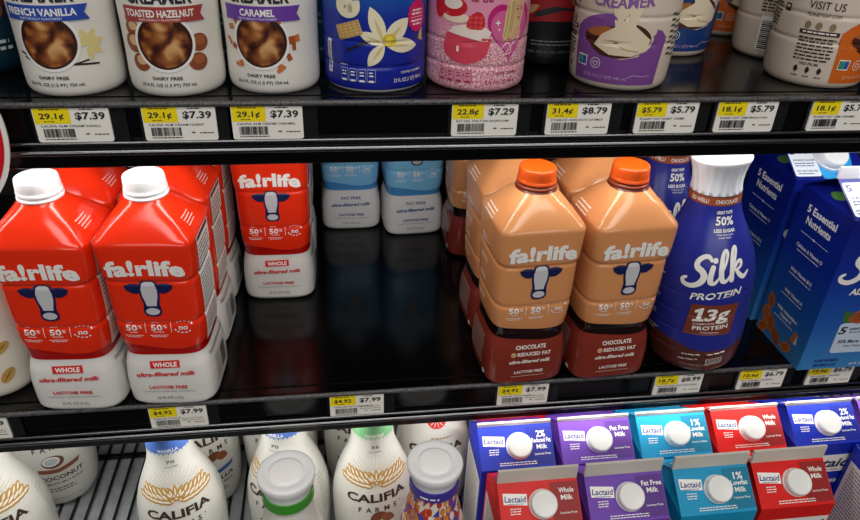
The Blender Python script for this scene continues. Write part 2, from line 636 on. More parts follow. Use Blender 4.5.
# ------------------------------------------------------------------ square milk bottles (middle shelf)
SQ = Shape([(r[0], r[1] * 1.02, r[2] * 1.02, r[3]) if .001 < r[0] < .225 else r for r in [(0, .0400, .0390, 4), (.0015, .0435, .0425, 4.5), (.0075, .0463, .0453, 5), (.030, .0468, .0455, 5.2), (.052, .0455, .0440, 5),
            (.066, .0425, .0410, 4.6), (.071, .0418, .0405, 4.6), (.078, .0425, .0415, 4.8), (.092, .0440, .0430, 5), (.108, .0445, .0435, 5.2),
            (.1115, .0432, .0422, 5), (.115, .0445, .0435, 5.2), (.138, .0450, .0440, 5.4), (.1585, .0450, .0440, 5.4), (.162, .0436, .0427, 5),
            (.1655, .0454, .0444, 6.5), (.188, .0462, .0452, 7.5), (.2015, .0463, .0453, 8), (.2045, .0455, .0445, 7.5), (.209, .0425, .0416, 6.0),
            (.222, .0322, .0318, 4.0), (.2325, .0236, .0236, 2.6), (.2375, .0200, .0200, 2), (.2400, .0188, .0188, 2), (.247, .0185, .0185, 2)]], 130)
def cow(a, sc, face, navy, layer=1):
    h = [(-.0088, .0200), (-.0050, .0228), (.0050, .0228), (.0088, .0200), (.0104, .013), (.0098, .004), (.0080, -.006), (.0088, -.0120), (.0092, -.0170),
         (.0068, -.0213), (0, -.0228), (-.0068, -.0213), (-.0092, -.0170), (-.0088, -.0120), (-.0080, -.006), (-.0098, .004), (-.0104, .013)]
    cx, cy = 0, .1425
    a.poly([(cx + x * sc, cy + y * sc) for x, y in h], navy, layer)
    for sg in (1, -1):
        ear = [(.0075, .0165), (.0115, .0190), (.0180, .0192), (.0245, .0168), (.0225, .0115), (.0170, .0075), (.0120, .0070), (.0085, .0095)]
        a.poly([(cx + sg * x * sc, cy + y * sc) for x, y in ear], navy, layer + .3)
    f = [(-.0062, .0190), (-.003, .0213), (.003, .0213), (.0062, .0190), (.0080, .012), (.0076, .004), (.0055, -.005), (.0050, -.0088), (-.0050, -.0088), (-.0055, -.005), (-.0076, .004), (-.0080, .012)]
    a.poly([(cx + x * sc, cy + y * sc) for x, y in f], face, layer + 1)
    a.ell(cx, cy - .0158 * sc, .0070 * sc, .0046 * sc, face, layer + 1)
def square_bottle(kind):
    P = dict(
        red=dict(body='#e2e0dd', sleeve=banded('red_sleeve', [(0, '#b00e0c'), (.085, '#ee3214')], .06, .30, .0035, 62, .16, phase=.6), cap='#f2f3f6', z0=.0690, ink='#d3201f', box='#d81f22',
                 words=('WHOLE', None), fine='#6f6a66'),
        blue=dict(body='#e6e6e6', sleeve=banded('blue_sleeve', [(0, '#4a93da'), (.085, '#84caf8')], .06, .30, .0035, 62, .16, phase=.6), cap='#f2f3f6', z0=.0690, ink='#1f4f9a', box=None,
                  words=('FAT FREE', None), fine='#54688a'),
        brown=dict(body='#6e2c20', sleeve=banded('brown_sleeve', [(0, '#803025'), (.0648 / .26, '#1c0b09'), (.0795 / .26, '#d8935f')], 0, .26, .0022, 62, .16, phase=.6), cap='#d4500f', z0=.004, ink='#f3eae4', box=None,
                   words=('CHOCOLATE', 'REDUCED FAT'), fine='#d9c3b6'))[kind]
    nm = {'red': 'milk_bottle', 'blue': 'milk_bottle', 'brown': 'chocolate_milk_bottle'}[kind]
    t = thing(nm)
    bo = link('bottle', SQ.mesh(), mat(P['body'], .3), t)
    zt = .2375 if kind != 'brown' else .2352
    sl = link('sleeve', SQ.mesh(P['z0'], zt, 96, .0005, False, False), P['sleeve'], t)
    cw = P['cap']
    # neck ring and screw cap with fine ridges
    link('neck_ring', lathe([(.0186, .2375), (.0213, .2378), (.0213, .2402), (.0190, .2412), (.0186, .2412)], 48), mat(cw if kind != 'brown' else '#8e3d2a', .35), t)
    cap = lathe([(0, .2425), (.0192, .2425), (.0208, .2432), (.0208, .2455), (.0203, .2462), (.0203, .2468), (.0203, .2490), (.0201, .2520), (.0197, .2565), (.0190, .2582), (.0176, .2590), (.0160, .2588), (.0152, .2585), (0, .2585)], 144)
    link('cap', flute(cap, .2467, .2566, 60, .022), mat(cw, .35, sss=0), t, angle=60)
    wk = WINK
    a = Art()
    a.text('fa!rlife', 0, .1800, .0172, wk, 1, w=.0740, bold=.042, bend=-1.6)
    a.build('logo', sl, SQ.front, base=.0012, dv=.002)
    a = Art()
    cow(a, .95, mat('#c9c9cf', .4), mat('#141c4e', .35))
    a.build('cow_emblem', sl, SQ.front, base=.0012, dv=.002)
    a = Art()
    for x, up_, dn in ((-.0235, 'LESS', 'SUGAR'), (.0010, 'MORE', 'PROTEIN')):
        a.text('50', x - .0012, .1068, .0068, wk, 1, w=.0112, bold=.025)
        a.text('%', x + .0072, .1078, .0036, wk, 1, w=.0036, bold=.01)
        a.text(up_, x - .002, .1128, .0019, wk, 1, bold=.01)
        a.text(dn, x, .1012, .0019, wk, 1, bold=.01)
        a.micro(x - .009, x + .009, .0970, .0008, wk, 1, ragged=0)
        a.micro(x - .007, x + .007, .0950, .0008, wk, 1, ragged=0)
    for x in (-.0112, .0138):
        a.rect(x, .1065, .0005, .0120, wk, 1)
    a.text('no', .0258, .1070, .0066, wk, 1, w=.0088, bold=.025)
    for q in range(14):
        if q in (6, 7, 0, 13):
            continue
        th = 2 * PI * q / 14
        a.rect(.0258 + .0088 * math.cos(th), .1070 + .0072 * math.sin(th), .0022, .0013, wk, 1, rot=th + PI / 2)
    a.build('claims_print', sl, SQ.front, base=.0012, dv=.002)
    ik = mat(P['ink'], .4)
    a = Art()
    if kind == 'brown':
        a.text('CHOCOLATE', 0, .0555, .0052, ik, 1, w=.0350, bold=.028)
        a.ell(-.0195, .0460, .0030, .0030, mat('#e9b98f', .4), 1)
        a.text('2%', -.0195, .0460, .0024, mat('#5a2018', .4), 2, w=.0044, bold=.01)
        a.text('REDUCED FAT', .0045, .0462, .0048, ik, 1, w=.0390, bold=.03)
        a.text('ultra-filtered milk', .0005, .0365, .0048, ik, 1, w=.0480, bold=.03, shear=.28)
        a.text('LACTOSE FREE', 0, .0212, .0040, ik, 1, w=.0340, bold=.028)
        a.micro(-.020, .020, .0150, .0008, mat(P['fine'], .4), 1, ragged=0)
    else:
        if P['box']:
            a.rect(0, .0578, .0300, .0084, mat(P['box'], .4), 1, rot=.03)
            a.text('WHOLE', 0, .0578, .0052, WINK, 2, w=.0245, bold=.035, slope=.03)
        else:
            a.text('FAT FREE', 0, .0570, .0044, ik, 1, w=.0300, bold=.02)
        a.text('ultra-filtered milk', 0, .0462, .0052, ik, 1, w=.0600, bold=.03, shear=.28, slope=.03)
        a.text('LACTOSE FREE', 0, .0285, .0040, ik, 1, w=.0390, bold=.03)
        a.text('CONTAINS 9 ESSENTIAL NUTRIENTS', 0, .0225, .0016, mat(P['fine'], .4), 1, w=.0540, bold=.004)
        a.text('52 FL OZ (1.5L)', 0, .0135, .0036, mat('#75726f', .4), 1, w=.0270, bold=.01)
    a.build('base_print', bo if kind != 'brown' else sl, SQ.front, base=.0012, dv=.002)
    # right side: nutrition panel in the sleeve, bar code on the base; shoulder notes
    a = Art()
    if kind == 'brown':
        a.micro(-.022, .022, .186, .0016, wk, 1, rows=4, dy=.0042, ragged=.5)
        a.micro(-.022, .022, .150, .0016, wk, 1, rows=4, dy=.0042, ragged=.5)
        a.micro(-.022, .022, .105, .0016, wk, 1, rows=3, dy=.0042, ragged=.5)
    else:
        pn = mat('#e9e6e2', .4)
        a.rect(-.003, .1400, .0480, .1240, pn, 0)
        a.rect(-.003, .1985, .0440, .0050, INK, 1)
        a.micro(-.024, .018, .190, .0018, INK, 1, rows=3, dy=.0045)
        a.rect(-.003, .176, .0440, .0018, INK, 1)
        a.micro(-.024, .018, .171, .0013, INK, 1, rows=11, dy=.0047)
        a.rect(-.003, .1175, .0440, .0012, INK, 1)
        a.micro(-.024, .018, .112, .0013, mat('#8a2a26', .4), 1, rows=6, dy=.0044)
    a.micro(-.020, .006, .2200, .0008, mat('#f6cfc4', .4), 1, rows=4, dy=.0026, ragged=.3)
    a.build('nutrition_panel', sl, SQ.right, base=.0012, dv=.002)
    a = Art()
    dk = INK if kind != 'brown' else mat('#c9b5aa', .4)
    a.micro(-.030, .030, .0615, .0010, dk, 1, rows=2, dy=.0022)
    a.barcode(.006, .034, .020, .028, dk, 1, n=18, seed=3)
    a.micro(-.024, -.006, .050, .0010, dk, 1, rows=8, dy=.0042)
    a.build('bar_code', bo if kind != 'brown' else sl, SQ.right, base=.0012, dv=.002)
    # left side: short claims and a small table on the base
    a = Art()
    for z, n in ((.212, 3), (.176, 3), (.150, 2), (.127, 2), (.102, 2)):
        a.micro(-.020, .010, z, .0012, wk, 1, rows=n, dy=.0036, ragged=.4)
    tb = mat('#b9a59c', .45) if kind == 'brown' else mat('#a9a6a2', .45)
    a.micro(-.028, .020, .056, .0013, tb, 1, rows=11, dy=.0036, ragged=.05)
    a.rect(.026, .012, .006, .005, WINK, 1)
    a.build('side_print', sl, SQ.left, base=.0012, dv=.002)
    return t
MB = 'milk bottle'
for x, y, rz, lb in (
        (-.2850, .0425, -3.5, 'red whole milk bottle at the front left, beside the cream bottle'),
        (-.1870, .0425, -3.5, 'red whole milk bottle in front, second from the left, above its price tag'),
        (-.2850, .139, -3.5, 'red whole milk bottle hidden behind the leftmost front red one'),
        (-.1870, .139, -3.5, 'red whole milk bottle directly behind the second front red one'),
        (-.1870, .2355, -3.5, 'red whole milk bottle deepest in the column behind the second front red one'),
        (-.0830, .2420, -1, 'red whole milk bottle standing back alone in the middle, facing the empty shelf'),
        (-.0830, .339, 0, 'red whole milk bottle behind the one facing the empty shelf')):
    place('red', lambda: square_bottle('red'), (x, y, 0), lb, MB, 'red whole milk bottles', rz)
for x, y, rz, lb in ((.0200, .436, 0, 'light blue fat free milk bottle at the back, left of the pair'),
                     (.1180, .411, 4, 'light blue fat free milk bottle at the back, right of the pair')):
    place('blue', lambda: square_bottle('blue'), (x, y, 0), lb, MB, 'blue fat free milk bottles', rz)
for x, y, rz, lb in (
        (.2080, .0415, 4, 'brown chocolate milk bottle with orange cap in front, left of the pair'),
        (.3105, .0415, 4, 'brown chocolate milk bottle with orange cap in front, beside the navy bottle'),
        (.2080, .137, 4, 'brown chocolate milk bottle behind the left front brown one'),
        (.3105, .137, 4, 'brown chocolate milk bottle seen between the two orange caps'),
        (.2110, .3350, 1, 'brown chocolate milk bottle far back in shadow beside the blue bottles')):
    place('brown', lambda: square_bottle('brown'), (x, y, 0), lb, 'chocolate milk bottle', 'brown chocolate milk bottles', rz)

# cream bottle at the far left of the middle shelf
OB = Shape([(0, .036), (.004, .041), (.012, .0435), (.06, .0445), (.13, .0445), (.17, .043), (.20, .037), (.222, .026), (.235, .020), (.246, .0185)], 60, True)
t = thing('oat_milk_bottle', (-.391, .064, 0), 0, 'cream white bottle with golden oat grains at the left edge of the middle shelf', 'oat milk bottle')
link('bottle', OB.mesh(), mat('#e6dfd2', .35), t)
link('cap', flute(lathe([(0, .239), (.0205, .239), (.0205, .242), (.020, .243), (.0195, .258), (.0175, .260), (0, .260)], 120), .2431, .2581, 50, .02), WHITE, t, angle=50)
a = Art()
gold, gold2 = mat('#c49a52', .4), mat('#8f6a2c', .4)
for u, v, r in ((.030, .066, .5), (.029, .030, .9), (.006, .048, -.4), (-.02, .07, .3), (.012, .088, 1.2), (-.012, .03, .8)):
    a.ell(u, v, .0105, .0062, gold, 1, rot=r)
    a.leaf(u - .008 * math.cos(r), v - .008 * math.sin(r), .016, .0011, r, gold2, 2)
a.build('grain_print', t, OB.wrap(.0445))

# navy protein bottle -------------------------------------------------
SP = Shape([(0, .044), (.004, .049), (.012, .0525), (.020, .0535), (.030, .0552), (.0345, .0556), (.0365, .0549), (.0385, .0558), (.058, .0565), (.0620, .0566), (.0640, .0558), (.066, .0566),
            (.086, .0568), (.0880, .0560), (.0900, .0567), (.112, .0566), (.1140, .0558), (.1160, .0564), (.130, .0552), (.145, .0522), (.160, .0470), (.175, .0410), (.190, .0340), (.203, .0294), (.213, .0274), (.224, .0266), (.232, .0250)], 120, True)
def script_word(a, m, x, y, s, layer=2, slope=0.0):
    """the brush-script word 'Silk' drawn stroke by stroke, about 2.5 wide and 1 high before scaling"""
    def T(P):
        return [(x + px * s, y + py * s + slope * px * s) for px, py in P]
    k = s
    a.stroke(T([(.95, .86), (.83, 1.0), (.62, 1.0), (.45, .86), (.46, .68), (.66, .50), (.74, .30), (.62, .08), (.36, -.02), (.10, .06), (.03, .22), (.14, .30)]),
             [v * k for v in (.12, .15, .17, .19, .21, .22, .23, .21, .18, .16, .14, .10)], m, layer)
    a.stroke(T([(1.02, .62), (.96, .30), (.98, .08), (1.12, .04), (1.24, .20)]), [v * k for v in (.18, .19, .19, .13, .06)], m, layer + .4)
    a.ell(*T([(1.09, .84)])[0], .10 * k, .10 * k, m, layer + .4, n=12)
    a.stroke(T([(1.24, .20), (1.46, .62), (1.56, .98), (1.46, 1.10), (1.36, .90), (1.32, .40), (1.38, .08), (1.52, .06), (1.62, .20)]), [v * k for v in (.06, .09, .12, .13, .17, .19, .18, .12, .06)], m, layer + .8)
    a.stroke(T([(1.62, .20), (1.82, .60), (1.94, 1.04), (1.84, 1.12), (1.76, .90), (1.72, .45), (1.70, .04)]), [v * k for v in (.06, .09, .12, .13, .16, .18, .18)], m, layer + 1.2)
    a.stroke(T([(1.76, .34), (1.96, .60), (2.12, .58), (2.08, .42), (1.86, .34)]), [v * k for v in (.07, .12, .13, .11, .08)], m, layer + 1.6)
    a.stroke(T([(1.88, .36), (2.02, .14), (2.20, .00), (2.42, .12)]), [v * k for v in (.12, .17, .17, .07)], m, layer + 2)
def protein_bottle():
    t = thing('protein_drink_bottle')
    m = banded('navy_sleeve', [(0, '#5a2a20'), (.043 / .24, '#272f92'), (.90, '#272f92')], 0, .24, .0065, 48, .3, phase=1.2)
    link('bottle', SP.mesh(), mat('#30202a', .3), t)
    sl = link('sleeve', SP.mesh(.003, .2140, 96, .0004, False, False), m, t)
    nb = link('neck_band', SP.mesh(.2140, .2238, 96, .0006, False, False), mat('#9a4f33', .35), t)
    cap = lathe([(0, .2242), (.0264, .2242), (.0274, .2250), (.0268, .2300), (.0266, .2380), (.0276, .2460), (.0296, .2540), (.0318, .2605), (.0324, .2625), (.0316, .2640), (.0294, .2640), (.0280, .2632), (0, .2630)], 120)
    link('cap', flute(cap, .2290, .2545, 20, .035), mat('#dfe4ee', .3), t, angle=60)
    W = SP.wrap(.0555)
    a = Art()
    script_word(a, WINK, -.0385, .1260, .0315, 1, .16)
    a.build('logo', sl, W, base=.0011, dv=.002)
    a = Art()
    a.text('CHOCOLATE', .012, .2190, .0046, WINK, 2, w=.0500, bold=.02)
    a.text('SO WELL!', -.048, .2190, .0046, WINK, 2, w=.0420, bold=.02)
    a.build('band_lettering', nb, W, base=.0009)
    a = Art()
    a.text('GREAT TASTE', .008, .2072, .0034, WINK, 1, w=.0320, bold=.03)
    a.text('50%', .008, .1985, .0092, WINK, 1, w=.0330, bold=.025)
    a.text('LESS SUGAR', .008, .1882, .0036, WINK, 1, w=.0360, bold=.03)
    a.text('THAN CHOCOLATE', .008, .1840, .0017, WINK, 1, w=.0270)
    a.text('DAIRY MILK*', .008, .1810, .0017, WINK, 1, w=.0200)
    a.text('PROTEIN', .0015, .1175, .0088, WINK, 1, w=.0540, bold=.025, shear=.2, slope=.12)
    bx = mat('#7d3b2a', .35)
    a.rect(0, .0835, .0520, .0420, bx, 1, shear=.13)
    a.poly([(-.0190, .0965), (-.0120, .1005), (-.0098, .1005), (-.0118, .0853), (-.0085, .0853), (-.0090, .0823), (-.0205, .0811), (-.0200, .0841), (-.0165, .0845), (-.0152, .0945), (-.0185, .0932)], WINK, 2)
    a.text('3g', .0060, .0925, .0160, WINK, 2, w=.0260, bold=.025, shear=.15, slope=.10)
    a.text('COMPLETE PLANT', 0, .0793, .0022, WINK, 2, w=.0380, bold=.015, slope=.08)
    a.text('PROTEIN', 0, .0735, .0056, WINK, 2, w=.0380, bold=.025, slope=.08)
    a.micro(-.010, .010, .0665, .0009, WINK, 2, ragged=0)
    a.micro(-.026, -.006, .0315, .0016, WINK, 1, ragged=0, slope=.1)
    a.micro(.002, .024, .0335, .0016, WINK, 1, ragged=0, slope=.1)
    a.micro(-.030, -.008, .0235, .0020, mat('#e8c9b4', .4), 1, ragged=0, slope=.1)
    a.rect(.012, .022, .020, .010, mat('#cdbfb8', .4), 1, rot=.1)
    a.micro(.003, .021, .0245, .0012, INK, 2, rows=4, dy=.0020, ragged=0, slope=.1)
    a.text('64 FL OZ (2 QT) 1.89 L', -.010, .0155, .0024, mat('#d9b9a6', .4), 1, w=.0340)
    a.build('front_print', sl, W, base=.0011, dv=.002)
    a = Art()
    for z in (.128, .105, .098, .075, .052):
        a.micro(-.080, -.060, z, .0016, WINK, 1, rows=2, dy=.0042, ragged=.4, slope=.1)
    a.build('side_print', sl, W, base=.0011, dv=.002)
    return t
place('protein', protein_bottle, (.4365, .0400, .0040), 'navy chocolate protein bottle with flared white cap, leaning in front beside the blue carton', 'protein drink', 'navy protein bottles', -12, -5.5)
place('protein', protein_bottle, (.4160, .1660, 0), 'navy chocolate protein bottle standing behind the front navy one', 'protein drink', 'navy protein bottles', -4, 0)

# ------------------------------------------------------------------ gable-top cartons
class Gable:
    def __init__(s, w, d, h, rise, fin):
        s.w, s.d, s.h, s.rise, s.fin = w, d, h, rise, fin
        s.L = math.hypot(d / 2, rise)
        s.c, s.s = d / 2 / s.L, rise / s.L
    def body(s, inset=.030):
        bm = bmesh.new()
        w, d, h = s.w / 2, s.d / 2, s.h
        V = lambda *p: bm.verts.new(p)
        b = [V(-w, -d, 0), V(w, -d, 0), V(w, d, 0), V(-w, d, 0)]
        q = [V(-w, -d, h), V(w, -d, h), V(w, d, h), V(-w, d, h)]
        rl, rr = V(-w, 0, h + s.rise), V(w, 0, h + s.rise)
        al, ar = V(-w + inset, 0, h + s.rise * .96), V(w - inset, 0, h + s.rise * .96)
        F = bm.faces.new
        F(list(reversed(b)))
        for i in range(4):
            j = (i + 1) % 4
            F((b[i], b[j], q[j], q[i]))
        F((q[0], q[1], rr, rl))
        F((q[2], q[3], rl, rr))
        F((q[3], q[0], al))
        F((q[0], rl, al))
        F((rl, q[3], al))
        F((q[1], q[2], ar))
        F((q[2], rr, ar))
        F((rr, q[1], ar))
        return bm
    def finm(s, th=.0016):
        bm = bmesh.new()
        box(bm, -s.w / 2, s.w / 2, -th, th, s.h + s.rise - .0008, s.h + s.rise + s.fin)
        return bm
    def slope(s, u, v, o):
        return Vector((u, -s.d / 2 + v * s.c - o * s.s, s.h + v * s.s + o * s.c))
    def rear(s, u, v, o):
        return Vector((-u, s.d / 2 - v * s.c + o * s.s, s.h + v * s.s + o * s.c))
    def front(s, u, v, o):
        return Vector((u, -s.d / 2 - o, v))
    def left(s, u, v, o):
        return Vector((-s.w / 2 - o, -u, v))
    def cap(s, u, v, r, hgt, name, parent, m, flutes=48):
        prof = [(0, 0), (r * 1.04, 0), (r * 1.04, hgt * .22), (r, hgt * .25), (r * .99, hgt * .6), (r * .96, hgt * .86), (r * .90, hgt * .97), (r * .82, hgt), (r * .76, hgt * .97), (0, hgt * .97)]
        bm = flute(lathe(prof, 96), hgt * .24, hgt * .87, flutes, .02)
        R = Matrix.Rotation(math.atan2(s.s, s.c), 4, 'X')
        R.translation = s.slope(u, v, 0)
        bmesh.ops.transform(bm, matrix=R, verts=bm.verts)
        return link(name, bm, m, parent, angle=50)
GL = Gable(.0960, .0880, .192, .034, .0185)
GL_LOW = Gable(.0960, .0880, .192, .034, .0040)
def small_carton(col, dark, words, tag_, low):
    t = thing('milk_carton')
    cm, dm = mat(col, .45, .4), mat(dark, .45, .4)
    bo = link('carton_body', GL.body(), cm, t, smooth=False)
    link('top_fin', (GL_LOW if low else GL).finm(), mat('#d3cdc3', .45), t, smooth=False)
    GL.cap(.0030, .0275, .0162, .0115, 'cap', t, mat('#f0f0ee', .35))
    bl = mat('#1b2f86', .35)
    a = Art()
    a.rect(.0305, .0270, .0330, .0470, dm, 0)
    a.poly([(-.0430, .0300), (-.0150, .0275), (-.0145, .0400), (-.0430, .0425)], WINK, 1)
    a.text('Lactaid', -.0288, .0353, .0068, bl, 2, w=.0250, bold=.02, shear=.12, slope=-.06)
    a.micro(-.038, -.019, .0303, .0007, bl, 2, ragged=0, slope=-.05)
    for i, wd in enumerate(words):
        big = wd.endswith('%')
        a.text(wd, .0330, .0415 - .0080 * i, .0082 if big else .0058, WINK, 2, w=min(.0250, (.0060 if big else .0036) * len(wd)), bold=.02)
    a.text('Lactose Free', .0330, .0165, .0026, WINK, 2, w=.0205, bold=.01)
    a.micro(-.036, -.022, .0245, .0011, WINK, 1, rows=3, dy=.0028, ragged=.2)
    a.micro(-.024, .024, .0075, .0011, WINK, 1, rows=2, dy=.0026, ragged=0)
    a.build('slope_print', bo, GL.slope, None, None, .0002, .0001)
    a = Art()
    a.rect(.010, .034, .054, .017, WINK, 0)
    a.text('Lactaid', .010, .035, .008, bl, 1, w=.046, bold=.03)
    a.rect(-.028, .034, .022, .017, dm, 0)
    a.build('rear_slope_print', bo, GL.rear, None, None, .0002, .0001)
    a = Art()
    a.rect(.004, .1545, .0860, .0330, WINK, 0)
    a.text('Lactaid', .005, .1560, .0170, mat('#1b2050', .35), 1, w=.0740, bold=.03, shear=.2)
    a.text('100% REAL MILK', .010, .1425, .0028, mat('#1b2050', .35), 1, w=.040, bold=.01)
    a.text(tag_, 0, .1200, .0080, WINK, 1, w=.0720, bold=.01, shear=.2)
    a.build('brand_panel', bo, GL.front, None, None, .0002, .0001)
    a = Art()
    a.rect(0, .040, .096, .080, dm, 0)
    a.micro(-.035, .035, .0700, .0018, WINK, 1, rows=3, dy=.005)
    a.build('lower_band', bo, GL.front, None, None, .0002, .0001)
    a = Art()
    a.rect(0, .0850, .0760, .1660, mat('#e9e7e3', .4), 0)
    a.micro(-.032, .032, .1600, .0016, mat('#55585e', .4), 1, rows=24, dy=.0055)
    a.build('side_panel', bo, GL.left, None, None, .0002, .0001)
    return t
KINDS = {'red': ('#dc1612', '#96201d', ('Whole', 'Milk'), 'Whole Milk'),
         'purple': ('#6f40b0', '#573088', ('Fat Free', 'Milk'), 'Fat Free Milk'),
         'teal': ('#1098c8', '#0d7a9c', ('1%', 'Lowfat', 'Milk'), '1% Lowfat Milk'),
         'blue': ('#122cb0', '#12238c', ('2%', 'Reduced Fat', 'Milk'), '2% Reduced Fat Milk')}
def carton(k, x, y, lb, rz=0):
    low = y > -.02
    place('c' + k + str(low), lambda: small_carton(*KINDS[k], low), (x, y, SB), lb, 'milk carton', k + ' lactose free milk cartons', rz)
CB = SB - .0
for k, x, lb in (('red', .2190, 'red whole milk carton in the front row beside the patterned creamer'),
                 ('purple', .3245, 'purple fat free milk carton in the front row'),
                 ('teal', .4350, 'teal lowfat milk carton in the front row'),
                 ('red', .5370, 'red whole milk carton in the front row, right of the teal one'),
                 ('blue', .7220, 'blue carton at the bottom right corner, only its pale side seen')):
    carton(k, x, -.0650, lb)
for k, x, lb in (('blue', .2130, 'blue reduced fat milk carton in the second row, leftmost of the cartons'),
                 ('purple', .3190, 'purple fat free milk carton in the second row'),
                 ('teal', .4250, 'teal lowfat milk carton in the second row'),
                 ('red', .5300, 'red whole milk carton in the second row'),
                 ('blue', .6400, 'blue reduced fat milk carton in the second row at the far right'),
                 ('purple', .7450, 'purple milk carton at the right edge, next to the far right blue one')):
    carton(k, x, .0265, lb)
for k, x, lb in (('red', .2290, 'red milk carton in the third row behind the blue one, just its top seen'),
                 ('purple', .3260, 'purple milk carton in the third row behind the purple one'),
                 ('teal', .4270, 'teal milk carton in the third row behind the teal one'),
                 ('red', .5300, 'red milk carton in the third row behind the second row red one'),
                 ('blue', .6400, 'blue milk carton in the third row at the far right')):
    carton(k, x, .1260, lb)

# blue almond drink cartons ---------------------------------------------
GA = Gable(.0960, .0950, .2080, .0300, .0130)
def almond(a, x, y, L, r, layer=1, m='#a5582c'):
    a.leaf(x - L / 2 * math.cos(r), y - L / 2 * math.sin(r), L, L * .30, r, mat(m, .45), layer)
    for k in (-.12, 0, .12):
        c, d = math.cos(r), math.sin(r)
        a.leaf(x - L * .4 * c - k * L * d, y - L * .4 * d + k * L * c, L * .8, L * .022, r, mat('#6e3517', .45), layer + 1)
def almond_carton():
    t = thing('almond_drink_carton')
    m = banded('blue_carton_print', [(0, '#3f86c4'), (.30, '#225cb0'), (.62, '#12319a'), (1, '#0d1878')], 0, .21, 0, rough=.3, interp='LINEAR')
    bo = link('carton_body', GA.body(.034), m, t, smooth=False)
    link('top_fin', GA.finm(), mat('#dcdce4', .4), t, smooth=False)
    GA.cap(.0060, .0300, .0180, .0150, 'cap', t, mat('#e4e8ee', .3))
    a = Art()
    a.poly([(-.010, .001), (.030, .001), (.040, .0545), (-.022, .0545)], mat('#2f9ee0', .3), 0)
    a.rrect(-.0290, .0270, .0340, .0440, .003, mat('#e6ecf6', .35), 1)
    nb = mat('#1a2a7c', .35)
    a.text('5', -.0400, .0420, .0090, nb, 2, w=.0075, bold=.028)
    a.text('ESSENTIAL', -.0240, .0440, .0030, nb, 2, w=.0200, bold=.02)
    a.text('NUTRIENTS', -.0240, .0395, .0030, nb, 2, w=.0200, bold=.02)
    a.text('50% MORE CALCIUM', -.0285, .0290, .0026, nb, 2, w=.0280, bold=.02)
    a.micro(-.042, -.016, .0240, .0014, nb, 2, rows=2, dy=.0034)
    a.text('NO SATURATED', -.0285, .0130, .0026, nb, 2, w=.0280, bold=.02)
    a.micro(-.042, -.016, .0090, .0012, nb, 2, ragged=.2)
    a.rect(0, .0590, .0960, .0060, mat('#41319a', .35), 0)
    a.build('slope_print', bo, GA.slope, None, None, .0002, .0001)
    a = Art()
    script_word(a, WINK, -.0400, .1280, .0360, 1, .06)
    a.text('ALMOND', .006, .1150, .0085, WINK, 1, w=.0500, bold=.035, shear=.12)
    a.leaf(-.014, .088, .026, .007, -1.0, mat('#3d6b36', .4), 1)
    almond(a, .010, .0790, .036, .25, 2)
    a.leaf(.020, .060, .03, .008, .4, mat('#3d6b36', .4), 1)
    pn = mat('#c6d6ea', .35)
    a.rrect(.020, .0470, .1000 - .032, .0450, .005, pn, 1.5)
    a.text('5', -.0070, .0590, .0105, INK, 3, w=.0095, bold=.028, shear=.2)
    a.text('ESSENTIAL NUTRIENTS', .022, .0605, .0036, INK, 3, w=.0420, bold=.03, shear=.15)
    a.micro(.002, .040, .0555, .0012, INK, 3, ragged=.1)
    a.text('50% More Calcium', .018, .0420, .0050, INK, 3, w=.0520, bold=.03, shear=.15)
    a.text('Than Dairy Milk', .018, .0350, .0030, INK, 3, w=.0340, bold=.015, shear=.15)
    a.text('ALMONDMILK', -.0130, .0135, .0044, nb, 1, w=.0330, bold=.02, shear=.15)
    a.text('BEVERAGE', -.0130, .0062, .0044, nb, 1, w=.0300, bold=.02, shear=.15)
    a.text('64 FL OZ', .030, .0062, .0034, WINK, 1, w=.0200, bold=.01)
    a.build('front_print', bo, GA.front, None, None, .0002, .0001)
    a = Art()
    a.text('5 Essential', 0, .1880, .0095, WINK, 1, w=.0540, bold=.03)
    a.text('Nutrients', 0, .1740, .0095, WINK, 1, w=.0460, bold=.03)
    a.rect(0, .1570, .052, .0006, WINK, 1)
    a.ell(0, .1570, .0016, .0016, WINK, 2, n=8)
    for z, s in ((.1400, 'Calcium & Vitamin D'), (.1080, 'With Vitamin B12'), (.0780, 'With Vitamin A'), (.0520, 'With Antioxidant'), (.0450, 'Vitamin E')):
        a.text(s, 0, z, .0046, WINK, 1, w=.00265 * len(s), bold=.03)
        if s != 'With Antioxidant':
            a.micro(-.022, .022, z - .0065, .0011, WINK, 1, rows=1, ragged=.1)
    for x, y, L, r in ((-.034, .050, .024, 1.9), (-.036, .030, .026, 1.6), (-.022, .022, .028, 2.0), (-.006, .012, .026, 2.3), (.016, .012, .024, .5), (-.034, .010, .026, .9)):
        almond(a, x, y, L, r, 1, random.choice(('#cf7434', '#c06a35', '#ad5a28')))
    a.poly([(.018, .024), (.032, .026), (.030, .040), (.024, .042)], mat('#b4703a', .45), 3)
    a.poly([(.027, .0255), (.032, .026), (.030, .040)], mat('#eadbc4', .45), 4)
    a.build('side_print', bo, GA.left, None, None, .0002, .0001)
    # leaf printed on the folded gable end
    a = Art()
    a.leaf(-.010, .010, .026, .006, .2, mat('#4d7f3c', .4), 1)
    n0 = Vector((-GA.w / 2, 0, GA.h))
    dirv = Vector((.034, 0, GA.rise * .96)).normalized()
    nn = Vector((-dirv.z, 0, dirv.x))
    a.build('gable_leaf_print', bo, lambda u, v, o: n0 + Vector((0, -u, 0)) + dirv * v + nn * o, None, None, .0003, .0001)
    return t
place('almond', almond_carton, (.6015, .0375, 0), 'blue almond drink carton in front at the right edge of the middle shelf', 'almond milk carton', 'blue almond drink cartons')
place('almond', almond_carton, (.5990, .1440, 0), 'blue almond drink carton behind the front one, its white cap showing', 'almond milk carton', 'blue almond drink cartons')

